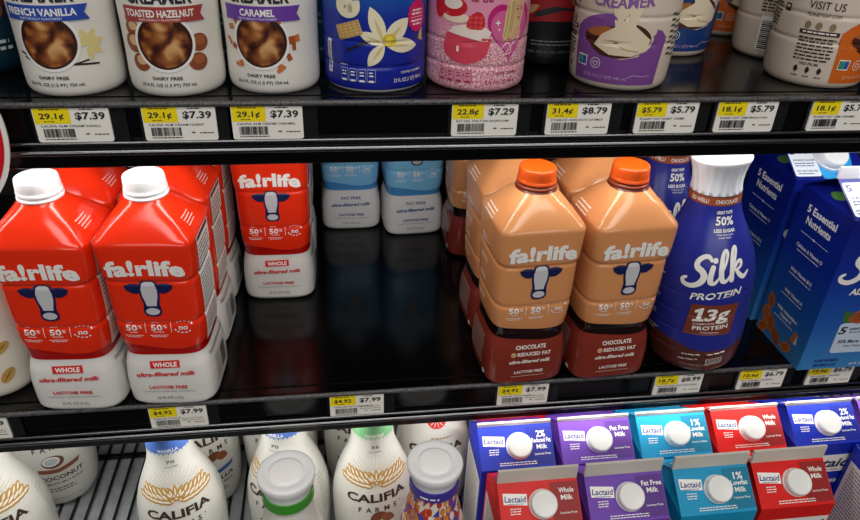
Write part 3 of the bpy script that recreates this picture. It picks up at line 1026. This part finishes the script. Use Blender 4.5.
# ------------------------------------------------------------------ creamer bottles with flared caps
CR = Shape([(0, .0375), (.0025, .0402), (.007, .0415), (.018, .0419), (.034, .0416), (.055, .0418), (.075, .0422), (.100, .0415), (.130, .0398), (.160, .0375), (.185, .0325), (.205, .0280), (.222, .0262), (.236, .0255)], 90, True)
COFFEE = noisy('coffee_swirl', [(.36, '#35150a'), (.48, '#6e381c'), (.57, '#a0622f'), (.70, '#d3a56d')], 75, .4, 1.5, .4)
def creamer(kind):
    t = thing('creamer_bottle')
    pat = kind == 'patterned'
    bo = link('bottle', CR.mesh(), mat('#e9e6df', .35), t)
    ring = {'green': '#3f9a2c', 'patterned': '#41379f'}.get(kind, '#e9e6df')
    link('neck_ring', CR.mesh(.2235, .2360, 72, .0030, True, True), mat(ring, .35), t, angle=40)
    cap = lathe([(0, .2362), (.0268, .2362), (.0272, .2400), (.0290, .2470), (.0318, .2520), (.0322, .2580), (.0314, .2606), (.0298, .2612), (.0240, .2606), (.0215, .2598), (.0195, .2598), (.0185, .2606), (0, .2612)], 96)
    bpy_cap = link('cap', cap, mat('#f4f6f8', .3, sss=0), t, angle=60)
    b = lathe([(0, .2604), (.0185, .2604), (.0185, .2612), (.0170, .2616), (0, .2616)], 48)
    link('cap_disc', b, mat('#ffffff', .5), bpy_cap)
    W = CR.wrap(.043)
    if kind in ('green', 'patterned'):
        a = Art()
        if kind == 'green':
            a.micro(-.024, .024, .2185, .0016, mat('#c9c6bd', .4), 1, ragged=0)
            for u, v in ((-.016, .170), (.010, .160), (-.004, .148)):
                a.ell(u, v, .009, .011, mat('#b4563a', .4), 1, rot=u * 30)
        else:
            cols = [mat(c, .4) for c in ('#c43a2a', '#d9892a', '#f0e6da', '#4a48b0', '#c43a2a', '#e8a04a', '#f0e6da')]
            r = random.Random(4)
            for j in range(11):
                for i in range(-9, 10):
                    u, v = i * .0120 + (j % 2) * .006, .2175 - j * .0115
                    c1 = r.choice(cols)
                    a.poly([(u - .0062, v - .0060), (u + .0062, v - .0060), (u + .0062, v + .0060), (u - .0062, v + .0060)], c1, 1 + .25 * ((i + j) % 3))
                    c2 = r.choice([c for c in cols if c is not c1])
                    if r.random() < .6:
                        a.poly([(u - .0062, v - .006), (u + .0062, v - .006), (u + .0062 * r.choice((-1, 1)), v + .006)], c2, 2 + .1 * ((i + j) % 3))
                    else:
                        a.ell(u, v, .0050, .0058, c2, 2 + .1 * ((i + j) % 3), n=10)
        a.build('wrap_print', bo, W)
        if pat:
            a = Art()
            a.micro(-.015, .007, .2290, .0028, WINK, 1, ragged=0)
            a.build('ring_lettering', bo, CR.wrap(.0285), base=.0036)
        return t
    name, rib, ribd = {'vanilla': ('FRENCH VANILLA', '#2d4fb0', '#1d3a8e'), 'hazelnut': ('TOASTED HAZELNUT', '#a8433f', '#8c302e'), 'caramel': ('CARAMEL', '#6d3fa6', '#552d8a')}[kind]
    a = Art()
    a.text('CREAMER', 0, .0845, .0110, INK, 1, w=.0560, bold=.035)
    a.text('ALMOND MILK', 0, .0990, .0050, INK, 1, w=.0500, bold=.01)
    a.text('CALIFIA', 0, .1200, .0100, INK, 1, w=.0520, bold=.028)
    a.text('FARMS', 0, .1070, .0050, INK, 1, w=.0300, bold=.02)
    a.text('DAIRY FREE', -.002, .0172, .0029, INK, 1, w=.0260, bold=.025)
    a.text('25.4 FL OZ (1.5 PT) 750 mL', -.002, .0112, .0028, INK, 1, w=.0500, bold=.02)
    a.build('front_print', bo, W)
    a = Art()
    x = .034
    a.poly([(-x, .0640), (x + .004, .0640), (x, .0700), (x + .004, .0765), (-x, .0765), (-x + .001, .070)], mat(rib, .35), 5)
    a.text(name, -.001, .0712, .0058, WINK, 6, w=min(.058, .0044 * len(name)), bold=.03)
    a.text('NATURALLY FLAVORED', -.001, .0661, .0018, WINK, 6, w=.034)
    a.build('flavour_ribbon', bo, W)
    a = Art()
    a.ell(0, .0470, .0262, .0246, WHITE, 2, n=48)
    a.ell(0, .0470, .0236, .0222, mat('#3a1a10', .4), 3, n=48)
    a.ell(0, .0462, .0212, .0196, COFFEE, 4, n=40)
    if kind == 'vanilla':
        for r in (.2, 1.1, 2.0, -.7, -1.6, 2.9):
            a.leaf(.033, .0440, .014, .0032, r, mat('#e3d592', .4), 1)
        a.stroke([(-.030, .0370), (0, .0300), (.038, .0270)], .0016, mat('#2a1a12', .4), .5)
        a.stroke([(-.026, .0330), (.004, .0270), (.030, .0310)], .0014, mat('#2a1a12', .4), .8)
    elif kind == 'hazelnut':
        br = mat('#8e4a2c', .4)
        for u, v, r in ((-.029, .046, .010), (-.024, .030, .009), (.030, .046, .009), (.027, .030, .009), (-.028, .058, .008)):
            a.ell(u, v, r, r * .85, br, 1)
            a.ell(u + .001, v + .002, r * .6, r * .45, mat('#d9b48a', .4) if u * v < 0 else mat('#a85f3a', .4), 1.5)
    else:
        ca = mat('#c9713a', .4)
        rr = random.Random(9)
        for k in range(16):
            th = rr.uniform(-1.1, 1.0) + (PI if k % 2 else 0)
            d = rr.uniform(.027, .036)
            a.rect(d * math.cos(th), .045 + d * math.sin(th) * .8, rr.uniform(.003, .008), rr.uniform(.003, .007), ca if k % 3 else mat('#a8532a', .4), 1 + .1 * k, rot=rr.uniform(0, 2))
    a.build('cup_print', bo, W)
    return t
CB_ = 'coffee creamer'
for k, x, y, rz, lb in (('vanilla', -.2305, .0555, -5, 'white coffee creamer bottle with a blue ribbon and vanilla flower, leftmost on the upper shelf'),
                        ('hazelnut', -.1410, .0530, 1, 'white coffee creamer bottle with a red ribbon and hazelnuts around the cup'),
                        ('caramel', -.0545, .0590, -10, 'white coffee creamer bottle with a purple ribbon and caramel bits beside the royal blue bottle')):
    place('cr' + k, lambda: creamer(k), (x, y, SH), lb, CB_, 'white almond creamers with coffee cup print', rz)
place('crgreen', lambda: creamer('green'), (-.0690, -.0555, SB), 'white creamer bottle with a green neck ring and flared clear cap, bottom front', CB_, rz=0)
place('crpat', lambda: creamer('patterned'), (.0980, -.0565, SB), 'creamer bottle with a blue neck ring and colourful patterned wrap, bottom front', CB_, rz=-10)

# ------------------------------------------------------------------ straight creamer bottles, upper shelf
ID = Shape([(0, .043), (.0025, .0462), (.007, .0476), (.022, .0478), (.0242, .0468), (.0265, .0479), (.044, .0480), (.0462, .0470), (.0485, .0480), (.085, .0480), (.13, .0478), (.16, .045), (.185, .038), (.205, .028), (.215, .022), (.228, .0205)], 110, True)
def plain_cap(t, col, z=.222):
    c = lathe([(0, z), (.0225, z), (.0225, z + .003), (.0218, z + .004), (.0212, z + .022), (.0195, z + .024), (0, z + .024)], 120)
    link('cap', flute(c, z + .0041, z + .0221, 50, .02), mat(col, .35), t, angle=50)
W48 = ID.wrap(.048)
t = thing('creamer_bottle', (.0400, .0655, SH), math.radians(2), 'royal blue vanilla creamer bottle with a white flower and wafer print', CB_)
link('bottle', ID.mesh(), mat('#e4e6ee', .3), t)
sl = link('sleeve', ID.mesh(.0035, .222, 96, .0004, False, False), banded('royal_blue_sleeve', [(0, '#1a2394'), (.30, '#1c2f9e'), (.42, '#1f62b4'), (1, '#1f62b4')], 0, .22, 0, rough=.28, interp='LINEAR'), t)
plain_cap(t, '#e9e9ec')
a = Art()
pt, ptd = mat('#efe6c8', .4), mat('#d9c887', .4)
for r, L, w in ((1.95, .034, .0066), (.75, .031, .0078), (-.12, .034, .0066), (-2.2, .025, .0058), (2.75, .024, .0050)):
    a.leaf(.004, .0455, L, w, r, pt, 1 + .2 * (r > 0))
    a.leaf(.004, .0455, L * .7, w * .22, r, ptd, 2)
a.ell(.0085, .0485, .0062, .0056, mat('#d8b820', .4), 3)
a.ell(.0085, .0495, .0034, .0030, mat('#efd956', .4), 4)
for r in (1.4, .9, 2.0):
    a.leaf(-.030, .066, .020, .006, r, pt, 1)
a.rect(-.028, .0560, .0240, .0130, mat('#dcb979', .4), 2, rot=.32)
for k in range(5):
    a.rect(-.028 + (k - 2) * .0048 * math.cos(.32), .0560 + (k - 2) * .0048 * math.sin(.32), .0006, .0126, mat('#b98f4c', .4), 3, rot=.32)
    a.rect(-.028 - (k - 2) * .0026 * math.sin(.32), .0560 + (k - 2) * .0026 * math.cos(.32), .0236, .0006, mat('#b98f4c', .4), 3.5, rot=.32)
a.poly([(.040, .047), (.047, .044), (.046, .056), (.042, .053)], mat('#dcb979', .4), 2)
a.stroke([(-.030, .038), (-.016, .045), (-.004, .048)], .0020, mat('#2b1a16', .4), .6)
a.build('flower_print', sl, W48, base=.0008)
a = Art()
pk = mat('#d61f66', .35)
P = []
for k in range(32):
    r = .0125 if k % 2 else .0112
    P.append((.0385 + r * math.cos(2 * PI * k / 32), .0670 + 1.15 * r * math.sin(2 * PI * k / 32)))
a.poly(P, pk, 1)
for v, w in ((.0720, .013), (.0690, .015), (.0630, .016), (.0600, .012)):
    a.micro(.0385 - w / 2, .0385 + w / 2, v, .0014, WINK, 2, ragged=0)
a.rect(.0385, .0660, .017, .0004, WINK, 2)
for k in range(4):
    x = -.0335 + k * .0086
    a.rrect(x, .0165, .0076, .0118, .0012, mat('#c9cfe8', .4), 1)
    a.rrect(x, .0165, .0070, .0112, .0010, mat('#1c2a96', .35), 2)
    a.micro(x - .002, x + .002, .0195, .0012, WINK, 3, rows=2, dy=.0028, ragged=0)
    a.ell(x, .0118, .0028, .0010, WINK, 3, n=10)
a.micro(-.038, -.030, .0250, .0014, WINK, 1, ragged=0)
a.text('COFFEE CREAMER', .032, .0190, .0022, WINK, 1, w=.0240, bold=.005)
a.text('32 FL OZ (1 QT) 946 mL', .0300, .0122, .0034, WINK, 1, w=.0340, bold=.008)
a.rect(-.052, .030, .006, .030, WINK, 1)
a.barcode(-.052, .030, .004, .026, INK, 2, n=4)
a.build('front_print', sl, W48, base=.0008)

GLIT = noisy('pink_glitter', [(.38, '#b84a6c'), (.5, '#d97f98'), (.62, '#f3c6cf')], 700, .35, 2)
t = thing('creamer_bottle', (.1380, .0655, SH), math.radians(-9), 'pink glittery creamer bottle with a raspberry dessert print and a portrait of a blonde woman', CB_)
link('bottle', ID.mesh(), mat('#e7a5b6', .3), t)
m_, tr_, bs_ = nodes_mat('pink_sleeve', .3)
tc_, sx_ = coords(tr_)
nz = tr_.nodes.new('ShaderNodeTexNoise')
nz.inputs['Scale'].default_value = 800
tr_.links.new(tc_.outputs['Object'], nz.inputs['Vector'])
rp = ramp(tr_, [(.38, '#c9607f'), (.48, '#e295a8'), (.60, '#fbdfe3')])
tr_.links.new(nz.outputs['Fac'], rp.inputs[0])
mx = tr_.nodes.new('ShaderNodeMix')
mx.data_type = 'RGBA'
fz = math_node(tr_, 'DIVIDE', math_node(tr_, 'SUBTRACT', sx_.outputs['Z'], .040), .03)
cl = tr_.nodes.new('ShaderNodeClamp')
tr_.links.new(fz, cl.inputs[0])
tr_.links.new(cl.outputs[0], mx.inputs[0])
tr_.links.new(rp.outputs[0], mx.inputs[6])
mx.inputs[7].default_value = rgb('#e398b4')
tr_.links.new(mx.outputs[2], bs_.inputs['Base Color'])
sl = link('sleeve', ID.mesh(.0035, .222, 96, .0004, False, False), m_, t)
plain_cap(t, '#e9dfe3')
a = Art()
rd, rd2 = mat('#c81f2e', .4), mat('#d9485c', .35)
a.ell(-.012, .0420, .0215, .0150, rd2, 1, a0=PI, a1=2 * PI)
a.poly([(-.0335, .0420), (.0095, .0420), (.012, .0500), (-.030, .0540)], rd2, 1.2)
a.poly([(-.028, .0540), (.008, .0470), (.011, .0560), (.004, .0610), (-.012, .0620), (-.024, .0590)], mat('#f2e3da', .4), 2)
a.poly([(-.0115, .0600), (-.008, .0580), (.002, .0580), (.0050, .0610), (.0042, .0680), (.0015, .0725), (-.0025, .0735), (-.0070, .0710), (-.0105, .0655)], rd, 3)
for k in range(9):
    a.ell(-.008 + (k % 3) * .0045, .0600 + (k // 3) * .0042, .0020, .0018, mat('#e0444c', .4), 4, n=8)
a.ell(-.025, .0760, .0135, .0085, rd, 1)
a.ell(-.025, .0790, .0090, .0050, mat('#f2e3da', .4), 2)
a.ell(-.022, .0670, .0130, .0045, mat('#f0dcc4', .4), .8)
a.ell(-.039, .0760, .0060, .0110, rd, .6)
a.rect(-.0185, .0400, .0022, .0050, WINK, 3)
a.build('dessert_print', sl, W48, base=.0008)
a = Art()
mg = mat('#c01f78', .35)
hp = []
for k in range(40):
    th = 2 * PI * k / 40
    hp.append((.0310 + .00178 * 16 * math.sin(th) ** 3 * .85, .0585 + .00180 * (13 * math.cos(th) - 5 * math.cos(2 * th) - 2 * math.cos(3 * th) - math.cos(4 * th))))
a.poly(hp, mg, 1)
hp2 = [(.0310 + (x - .0310) * .86, .0560 + (y - .0585) * .86) for x, y in hp]
a.poly(hp2, mat('#d8639c', .35), 1.6)
hair, hair2, skin = mat('#d8c08c', .45), mat('#b89a62', .45), mat('#dcaa88', .45)
a.poly([(.0250, .0800), (.0300, .0870), (.0385, .0880), (.0440, .0840), (.0455, .0760), (.0440, .0680), (.0405, .0560), (.0340, .0460), (.0215, .0480), (.0225, .0600), (.0235, .0720)], hair, 2.2)
a.poly([(.0300, .0490), (.0420, .0480), (.0430, .0560), (.0400, .0600), (.0340, .0590)], skin, 3)
a.poly([(.0330, .0800), (.0370, .0830), (.0430, .0815), (.0442, .0740), (.0425, .0665), (.0395, .0630), (.0355, .0660), (.0330, .0720)], skin, 3.6)
for pts in ([(.0262, .0790), (.0258, .0640), (.0240, .0520)], [(.0300, .0810), (.0295, .0660), (.0275, .0500)], [(.0320, .0830), (.0318, .0700), (.0305, .0560)]):
    a.stroke(pts, .0011, hair2, 4)
dk = mat('#40261c', .45)
for x in (.0362, .0412):
    a.ell(x, .0750, .0013, .0007, dk, 4.6, n=10)
    a.stroke([(x - .0016, .0770), (x, .0777), (x + .0015, .0771)], .0005, mat('#8a6238', .45), 4.6)
a.stroke([(.0392, .0745), (.0398, .0712), (.0386, .0706)], .0005, mat('#b47c5c', .45), 4.6)
a.ell(.0388, .0675, .0019, .0007, mat('#b0424c', .45), 4.6, n=10)
for x, y, r in ((.0165, .0640, .0030), (.0180, .0580, .0016), (.0400, .0500, .0018)):
    for q in (0, PI / 2):
        a.leaf(x - r * math.cos(q), y - r * math.sin(q), 2 * r, r * .22, q, WINK, 5)
a.build('portrait_print', sl, W48, base=.0008)
a = Art()
pd = mat('#a8255e', .4)
a.text('la de', .002, .0850, .0062, pd, 1, w=.0190, bold=.02, shear=.2)
for k in range(4):
    x = -.0335 + k * .0086
    a.rrect(x, .0155, .0076, .0118, .0012, pd, 1)
    a.rrect(x, .0155, .0070, .0112, .0010, mat('#dd8ea3', .35), 2)
    a.micro(x - .002, x + .002, .0185, .0012, pd, 3, rows=2, dy=.0028, ragged=0)
    a.ell(x, .0110, .0028, .0010, pd, 3, n=10)
a.text('COFFEE CREAMER', .0300, .0185, .0024, pd, 1, w=.0240, bold=.01)
a.text('32 FL OZ (1 QT) 946 mL', .0250, .0105, .0034, pd, 1, w=.0340, bold=.01)
a.stroke([(.020, .040), (.028, .046), (.032, .038), (.026, .036), (.034, .045), (.040, .047)], .0007, WINK, 6)
a.build('front_print', sl, W48, base=.0008)

# dark bottles standing further back on the upper shelf
DB = Shape([(0, .036), (.003, .040), (.010, .0425), (.03, .0430), (.12, .0430), (.16, .040), (.19, .032), (.212, .022), (.226, .020)], 50, True)
def dark_bottle(body, x, y, rz, label, art):
    t = thing('creamer_bottle', (x, y, SH), math.radians(rz), label, CB_)
    bo = link('bottle', DB.mesh(), mat(body, .3), t)
    plain_cap(t, '#20262a')
    a = Art()
    art(a)
    a.build('front_print', bo, DB.wrap(.043))
def art_red(a):
    rdm = mat('#8f1a22', .4)
    a.poly([(-.050, .0430), (-.020, .0470), (.010, .0470), (.045, .0400), (.050, .0800), (-.050, .0800)], rdm, 1)
    a.poly([(-.040, .0760), (-.020, .0690), (0, .0690), (.012, .0740), (.010, .0770), (-.004, .0720), (-.020, .0720), (-.036, .0800)], WINK, 2)
    a.poly([(-.030, .0500), (0, .0580), (.020, .0560), (.010, .0600), (-.010, .0620), (-.028, .0560)], mat('#20262a', .4), 2)
    for r, x in ((2.3, .030), (2.0, .022), (2.6, .036)):
        a.leaf(x, .050, .034, .0035, r, mat('#9a6a44', .4), 3)
    a.leaf(-.044, .052, .022, .004, .5, mat('#b48a64', .4), 3)
    a.micro(-.030, .026, .0270, .0013, mat('#6d7678', .4), 1, rows=2, dy=.0035, ragged=0)
    a.micro(-.032, .020, .0160, .0026, mat('#3d4648', .4), 1, ragged=0)
def art_teal(a):
    a.rect(0, .085, .10, .05, mat('#5b2c22', .4), 1)
    a.micro(.004, .034, .0300, .0030, mat('#c9d3d8', .4), 1, rows=2, dy=.006, ragged=.2)
    a.ell(.018, .058, .012, .010, mat('#7d4632', .4), 2)
def art_plain(a):
    a.rect(0, .016, .09, .003, mat('#9fb4bc', .4), 1)
    a.micro(-.030, .030, .050, .0030, mat('#9fb4bc', .4), 1, rows=2, dy=.007)
dark_bottle('#15191c', .2300, .1470, 6, 'near black creamer bottle with a red band, standing back between the pink and purple ones', art_red)
dark_bottle('#14303f', -.3330, .1150, 20, 'dark teal creamer bottle at the top left corner behind the blue-ribbon one', art_teal)
dark_bottle('#1d6a86', -.0050, .1600, 0, 'teal bottle in the gap behind the purple-ribbon creamer and the royal blue one', art_plain)
dark_bottle('#4b6470', -.0990, .1500, 0, 'greyish blue bottle glimpsed behind the red-ribbon and purple-ribbon creamers', art_plain)

# oat creamer bottles ---------------------------------------------------
PO = Shape([(0, .042), (.002, .0455), (.006, .0475), (.014, .0485), (.0425, .0498), (.0450, .0488), (.0475, .0498), (.0670, .0500), (.0695, .0490), (.072, .0500), (.12, .0495), (.155, .0460), (.185, .0380), (.205, .0290), (.215, .0230), (.228, .0205)], 110, True)
def oat(kind):
    t = thing('oat_creamer_bottle')
    body = mat('#d6c8ba', .32)
    c, word = {'purple': ('#7d4a94', 'CREAMER'), 'orange': ('#d4661e', 'CREAMER'), 'blue': ('#1a3a78', 'CREAMER')}[kind]
    col = mat(c, .34)
    bo = link('bottle', PO.mesh(), body, t)
    plain_cap(t, c)
    W = PO.wrap(.0495)
    a = Art()
    a.poly([(-.044, .0070), (.042, .0070), (.043, .0300), (.046, .0520), (.034, .0600), (.030, .0440), (.020, .0350), (.004, .0310), (-.016, .0330), (-.032, .0420), (-.040, .0580), (-.046, .0560)], col, 1)
    a.ring(-.004, .0490, .0425, .0225, .0110, col, 1.4, 40, PI * .45, PI * 1.25)
    a.ring(.004, .0470, .0420, .0200, .0100, col, 1.4, 30, -PI * .35, PI * .2)
    a.ell(-.006, .0490, .0350, .0175, mat('#4a2418', .4), .6, n=36)
    a.ell(-.022, .0560, .0140, .0060, mat('#a8642e', .4), .9)
    milk = mat('#e2d2b8', .38)
    a.poly([(-.012, .0840), (.018, .0840), (.012, .0620), (.028, .0500), (.026, .0400), (.012, .0345), (-.008, .0345), (-.024, .0420), (-.018, .0520), (-.006, .0600)], milk, 1.8)
    a.stroke([(-.020, .046), (-.004, .047), (.004, .041), (.018, .039)], .0012, mat('#b9a27e', .4), 2.4)
    a.text(word, -.002, .0820, .0100, mat('#8a5aa0' if kind == 'purple' else c, .4), 3, w=.0560, bold=.025, slope=.06, bend=3)
    a.build('bowl_print', bo, W)
    a = Art()
    a.rect(-.035, .0255, .0110, .0100, WINK, 2, rot=-.05)
    a.rect(-.0375, .0255, .0050, .0080, mat('#3a8f6a', .4), 3)
    a.rect(-.0325, .0255, .0046, .0080, mat('#2a5aa8', .4), 3)
    a.ring(-.0200, .0250, .0050, .0050, .0005, WINK, 2)
    a.stroke([(-.0200, .0222), (-.0226, .0252), (-.0214, .0268), (-.0200, .0258), (-.0186, .0268), (-.0174, .0252), (-.0200, .0222)], .0005, WINK, 2.4, sub=3)
    a.text('32 FL OZ (1 QT) 946 mL', -.010, .0130, .0030, mat('#e9c6b0' if kind == 'orange' else '#c9a8d6', .4), 2, w=.0440)
    a.stroke([(.012, .014), (.018, .0165), (.026, .0155), (.034, .0165)], .0008, mat('#caa', .4) if False else mat('#b898c0', .4), 2)
    a.build('front_print', bo, W)
    a = Art()
    bk = mat('#2c2420', .45)
    a.text('VISIT US', -.066, .0790, .0075, bk, 1, w=.0320, bold=.005)
    a.text('PLANETOAT.COM', -.066, .0700, .0036, bk, 1, w=.0300)
    for x in (-.078, -.068, -.056):
        a.ell(x, .0600, .0030, .0036, mat('#8a7a5a', .45), 1, n=10)
    a.rect(-.066, .0535, .0360, .0042, mat('#4a2a20', .45), 1)
    a.micro(-.081, -.051, .0535, .0014, WINK, 2, ragged=0)
    a.micro(-.083, -.049, .0480, .0015, bk, 1, rows=7, dy=.0034, ragged=.1)
    a.text('FREE FROM:', -.067, .0235, .0026, bk, 1, w=.0180, bold=.01)
    for x in (-.078, -.067, -.056):
        a.leaf(x, .0140, .0070, .0020, PI / 2, bk, 1)
        a.micro(x - .003, x + .003, .0110, .0010, bk, 1, ragged=0)
    # nutrition table and bar code round the back
    a.micro(-.155, -.112, .0840, .0017, bk, 1, rows=10, dy=.0034, ragged=.1)
    a.rect(-.104, .0720, .0075, .0075, bk, 1)
    a.rect(-.104, .0720, .0045, .0045, body, 2)
    a.rect(-.1440, .0290, .0160, .0370, WINK, .5)
    for k in range(16):
        a.rect(-.1440, .0130 + k * .0021, .0125, .0011 + .0005 * (k % 3 == 0), INK, 1.5)
    for k in range(8):
        a.rect(.054, .072 - k * .0052, .006, .0020, bk, 1)
        a.rect(.063, .070 - k * .0052, .009, .0016, bk, 1)
    a.build('back_print', bo, W)
    return t
OC = 'oat creamer'
G = 'oat creamer bottles'
place('popurple', lambda: oat('purple'), (.2855, .0650, SH), 'cream bottle with a purple bowl print in front on the upper shelf', OC, G, -25)
place('poblue', lambda: oat('blue'), (.3930, .1910, SH), 'cream bottle with a blue bowl print standing back behind the purple one', OC, G, 8)
place('poorange', lambda: oat('orange'), (.5030, .0680, SH), 'cream bottle with an orange bowl print in front, cut by the right photo edge', OC, G, 36)
place('poorange', None, (.5140, .2880, SH), 'orange bowl print bottle furthest back on the upper shelf, small and mostly hidden', OC, G, 5)
place('poorange', None, (.5200, .1680, SH), 'cream bottle turned to its bar code and nutrition table, behind the front orange one', OC, G, 118)

# ------------------------------------------------------------------ carafe bottles on the bottom rack
CA = Shape([(0, .040), (.003, .0440), (.010, .0475), (.035, .0522), (.070, .0545), (.095, .0548), (.118, .0537), (.140, .0495), (.160, .0430), (.180, .0352), (.195, .0300), (.210, .0272), (.235, .0258), (.243, .0250)], 90, True)
def carafe(kind):
    t = thing('almond_milk_bottle')
    bo = link('bottle', CA.mesh(), mat('#dcdbd4', .35), t)
    cap = lathe([(0, .2425), (.0268, .2425), (.0270, .2450), (.0285, .2500), (.0290, .2540), (.0275, .2550), (0, .2548)], 72)
    link('cap', cap, mat('#e8ecef', .3), t, angle=50)
    c, num, wd = {'blue': ('#4f74c4', '70', 'VANILLA'), 'green': ('#7fc08a', '35', 'UNSWEETENED'), 'red': ('#d8392f', '60', 'ORIGINAL'), 'coconut': ('#6d3a22', '45', 'COCONUT')}[kind]
    W = CA.wrap(.056)
    cm = mat(c, .38)
    link('neck_label', CA.mesh(.2220, .2420, 72, .0004, False, False), cm, t)
    a = Art()
    for k in range(30):
        th = 2 * PI * k / 30
        a.leaf(.056 * th, .2230, .0042, .0014, -PI / 2, cm, 1)
    a.text(wd, 0, .2260, .0050, WINK, 1, w=min(.052, .0078 * len(wd)), bold=.03)
    a.text(num, 0, .2082, .0048, INK, 1, w=.0210, bold=.01)
    a.text('CALORIES', 0, .2010, .0022, INK, 1, w=.0330, bold=.004)
    a.build('neck_print', bo, W)
    gold, ink = mat('#b98f45', .4), mat('#3c2a24', .42)
    a = Art()
    for k in range(15):
        th = math.radians(90 + (k - 7) * 9.5)
        r0, r1 = .010, .030 + .004 * (k % 2)
        a.stroke([(1.5 * r0 * math.cos(th), .168 + r0 * math.sin(th)), (1.9 * r1 * math.cos(th), .166 + r1 * math.sin(th))], .0007, mat('#b9b2a0', .4), .6, sub=1)
    if kind == 'red':
        a = Art()
        a.ell(0, .1850, .0230, .0145, cm, 1, n=36)
        for k in range(14):
            th = PI * 2 * k / 14
            a.stroke([(.006 * math.cos(th), .1850 + .004 * math.sin(th)), (.019 * math.cos(th), .1850 + .012 * math.sin(th))], .0011, WINK, 2, sub=1)
        a.micro(-.010, .030, .1570, .0020, mat('#b9906a', .4), 1, ragged=0)
    for sg in (1, -1) if kind != 'red' else ():
        for row, y0, L, w, r0, dr in ((0, .1580, .0210, .0047, .48, .03), (1, .1630, .0175, .0042, .78, .04), (2, .1555, .0200, .0040, .14, .01)):
            for k in range(6):
                r = max(.1, r0 - dr * k)
                rr = r if sg > 0 else PI - r
                x, y = sg * (-.001 + .0090 * k + .003 * row), y0 + .0006 * k
                a.leaf(x, y, L, w, rr, gold, 1 + .25 * k + (.12 if row == 1 else 0))
                a.leaf(x + .003 * math.cos(rr), y + .003 * math.sin(rr), L * .7, w * .32, rr, mat('#efe9dc', .4), 3 + .1 * k)
    for q, L in ((55, .016), (90, .019), (125, .016), (30, .015), (150, .015)) if kind != 'red' else ():
        a.leaf(.004 * math.cos(math.radians(q)), .1600, L, .0042, math.radians(q), gold, 3.6)
        a.leaf(.007 * math.cos(math.radians(q)), .1630, L * .65, .0014, math.radians(q), mat('#efe9dc', .4), 4.4)
    for x, y in ((0, .1640), (.006, .1615), (-.006, .1615), (.003, .1675), (-.003, .1675)) if kind != 'red' else ():
        a.ell(x, y - .003, .0030, .0026, gold, 5, n=10)
        a.ell(x, y - .003, .0016, .0013, mat('#efe9dc', .4), 5.6, n=8)
    a.build('sheaf_emblem', bo, W)
    a = Art()
    a.text('CALIFIA', 0, .1400, .0118, ink, 1, w=.0930, bold=.036, slope=.04)
    for ch, x in zip('FARMS', (-.024, -.012, 0, .013, .025)):
        a.text(ch, x, .1225 + .05 * x, .0080, ink, 1, bold=.025)
    a.ell(.0335, .1265, .0010, .0010, ink, 1, n=8)
    a.build('logo', bo, W)
    a = Art()
    if kind == 'coconut':
        a.ell(-.004, .0970, .0150, .0115, mat('#6d4a36', .4), 1)
        a.ell(-.006, .0985, .0115, .0085, WINK, 2)
        a.ell(-.006, .0985, .0090, .0062, mat('#b9c6cc', .4), 3)
    else:
        br = mat('#7d4526', .4)
        a.leaf(-.010, .1050, .024, .0075, .5, br, 1)
        a.leaf(.004, .1120, .022, .0075, -.5, mat('#955632', .4), 1.5)
        a.leaf(-.020, .0960, .020, .0060, .1, mat('#955632', .4), 1.8)
    rb = mat({'coconut': '#8a5236', 'blue': '#3a62a8', 'green': '#5fa06a', 'red': '#b8382e'}[kind], .4)
    a.poly([(-.026, .0790), (.000, .0755), (.028, .0800), (.032, .0880), (.026, .0870), (.000, .0830), (-.026, .0865)], rb, 4)
    if kind == 'coconut':
        a.text('COCONUT', .002, .0660, .0080, ink, 1, w=.0620, bold=.03)
        a.text('ALMOND MILK BLEND', .002, .0550, .0040, ink, 1, w=.0580, bold=.01)
    else:
        a.text(wd, .002, .0660, .0075, ink, 1, w=.0550, bold=.03)
        a.text('ALMOND MILK', .002, .0550, .0045, ink, 1, w=.0500, bold=.01)
    a.micro(-.020, .020, .0440, .0020, ink, 1, rows=2, dy=.005, ragged=.2)
    a.text('48 FL OZ (1.5 QT) 1.4 L', .0, .0200, .0030, ink, 1, w=.0480)
    a.micro(.074, .092, .150, .0011, mat('#9a9a96', .4), 1, rows=12, dy=.0055, ragged=.5)
    a.build('front_print', bo, W)
    return t
AM = 'almond milk bottle'
for k, x, y, rz, lb in (
        ('blue', -.4400, .0500, 14, 'cream carafe bottle cut by the left edge of the bottom row'),
        ('blue', -.2200, .0480, 11, 'cream carafe bottle with a blue neck label, standing clear of the others, front left'),
        ('blue', -.0815, .0600, -20, 'cream carafe bottle with a blue neck label right behind the green-ringed creamer'),
        ('green', .0325, .0480, 3, 'cream carafe bottle with a pale green neck label between the two flared caps'),
        ('red', .1240, .1210, -2, 'cream carafe bottle with a red neck label behind the patterned creamer'),
        ('coconut', -.4330, .1940, 25, 'cream carafe bottle with coconut print behind the far left one'),
        ('blue', -.2150, .1650, 28, 'cream carafe bottle half hidden behind the lone blue-labelled one'),
        ('green', -.1000, .1780, -8, 'cream carafe bottle in the back behind the green-ringed creamer'),
        ('green', .0200, .1700, -12, 'cream carafe bottle in the back behind the green-labelled one')):
    place('ca' + k, lambda: carafe(k), (x, y, SB), lb, AM, 'cream carafe bottles on the bottom rack', rz)
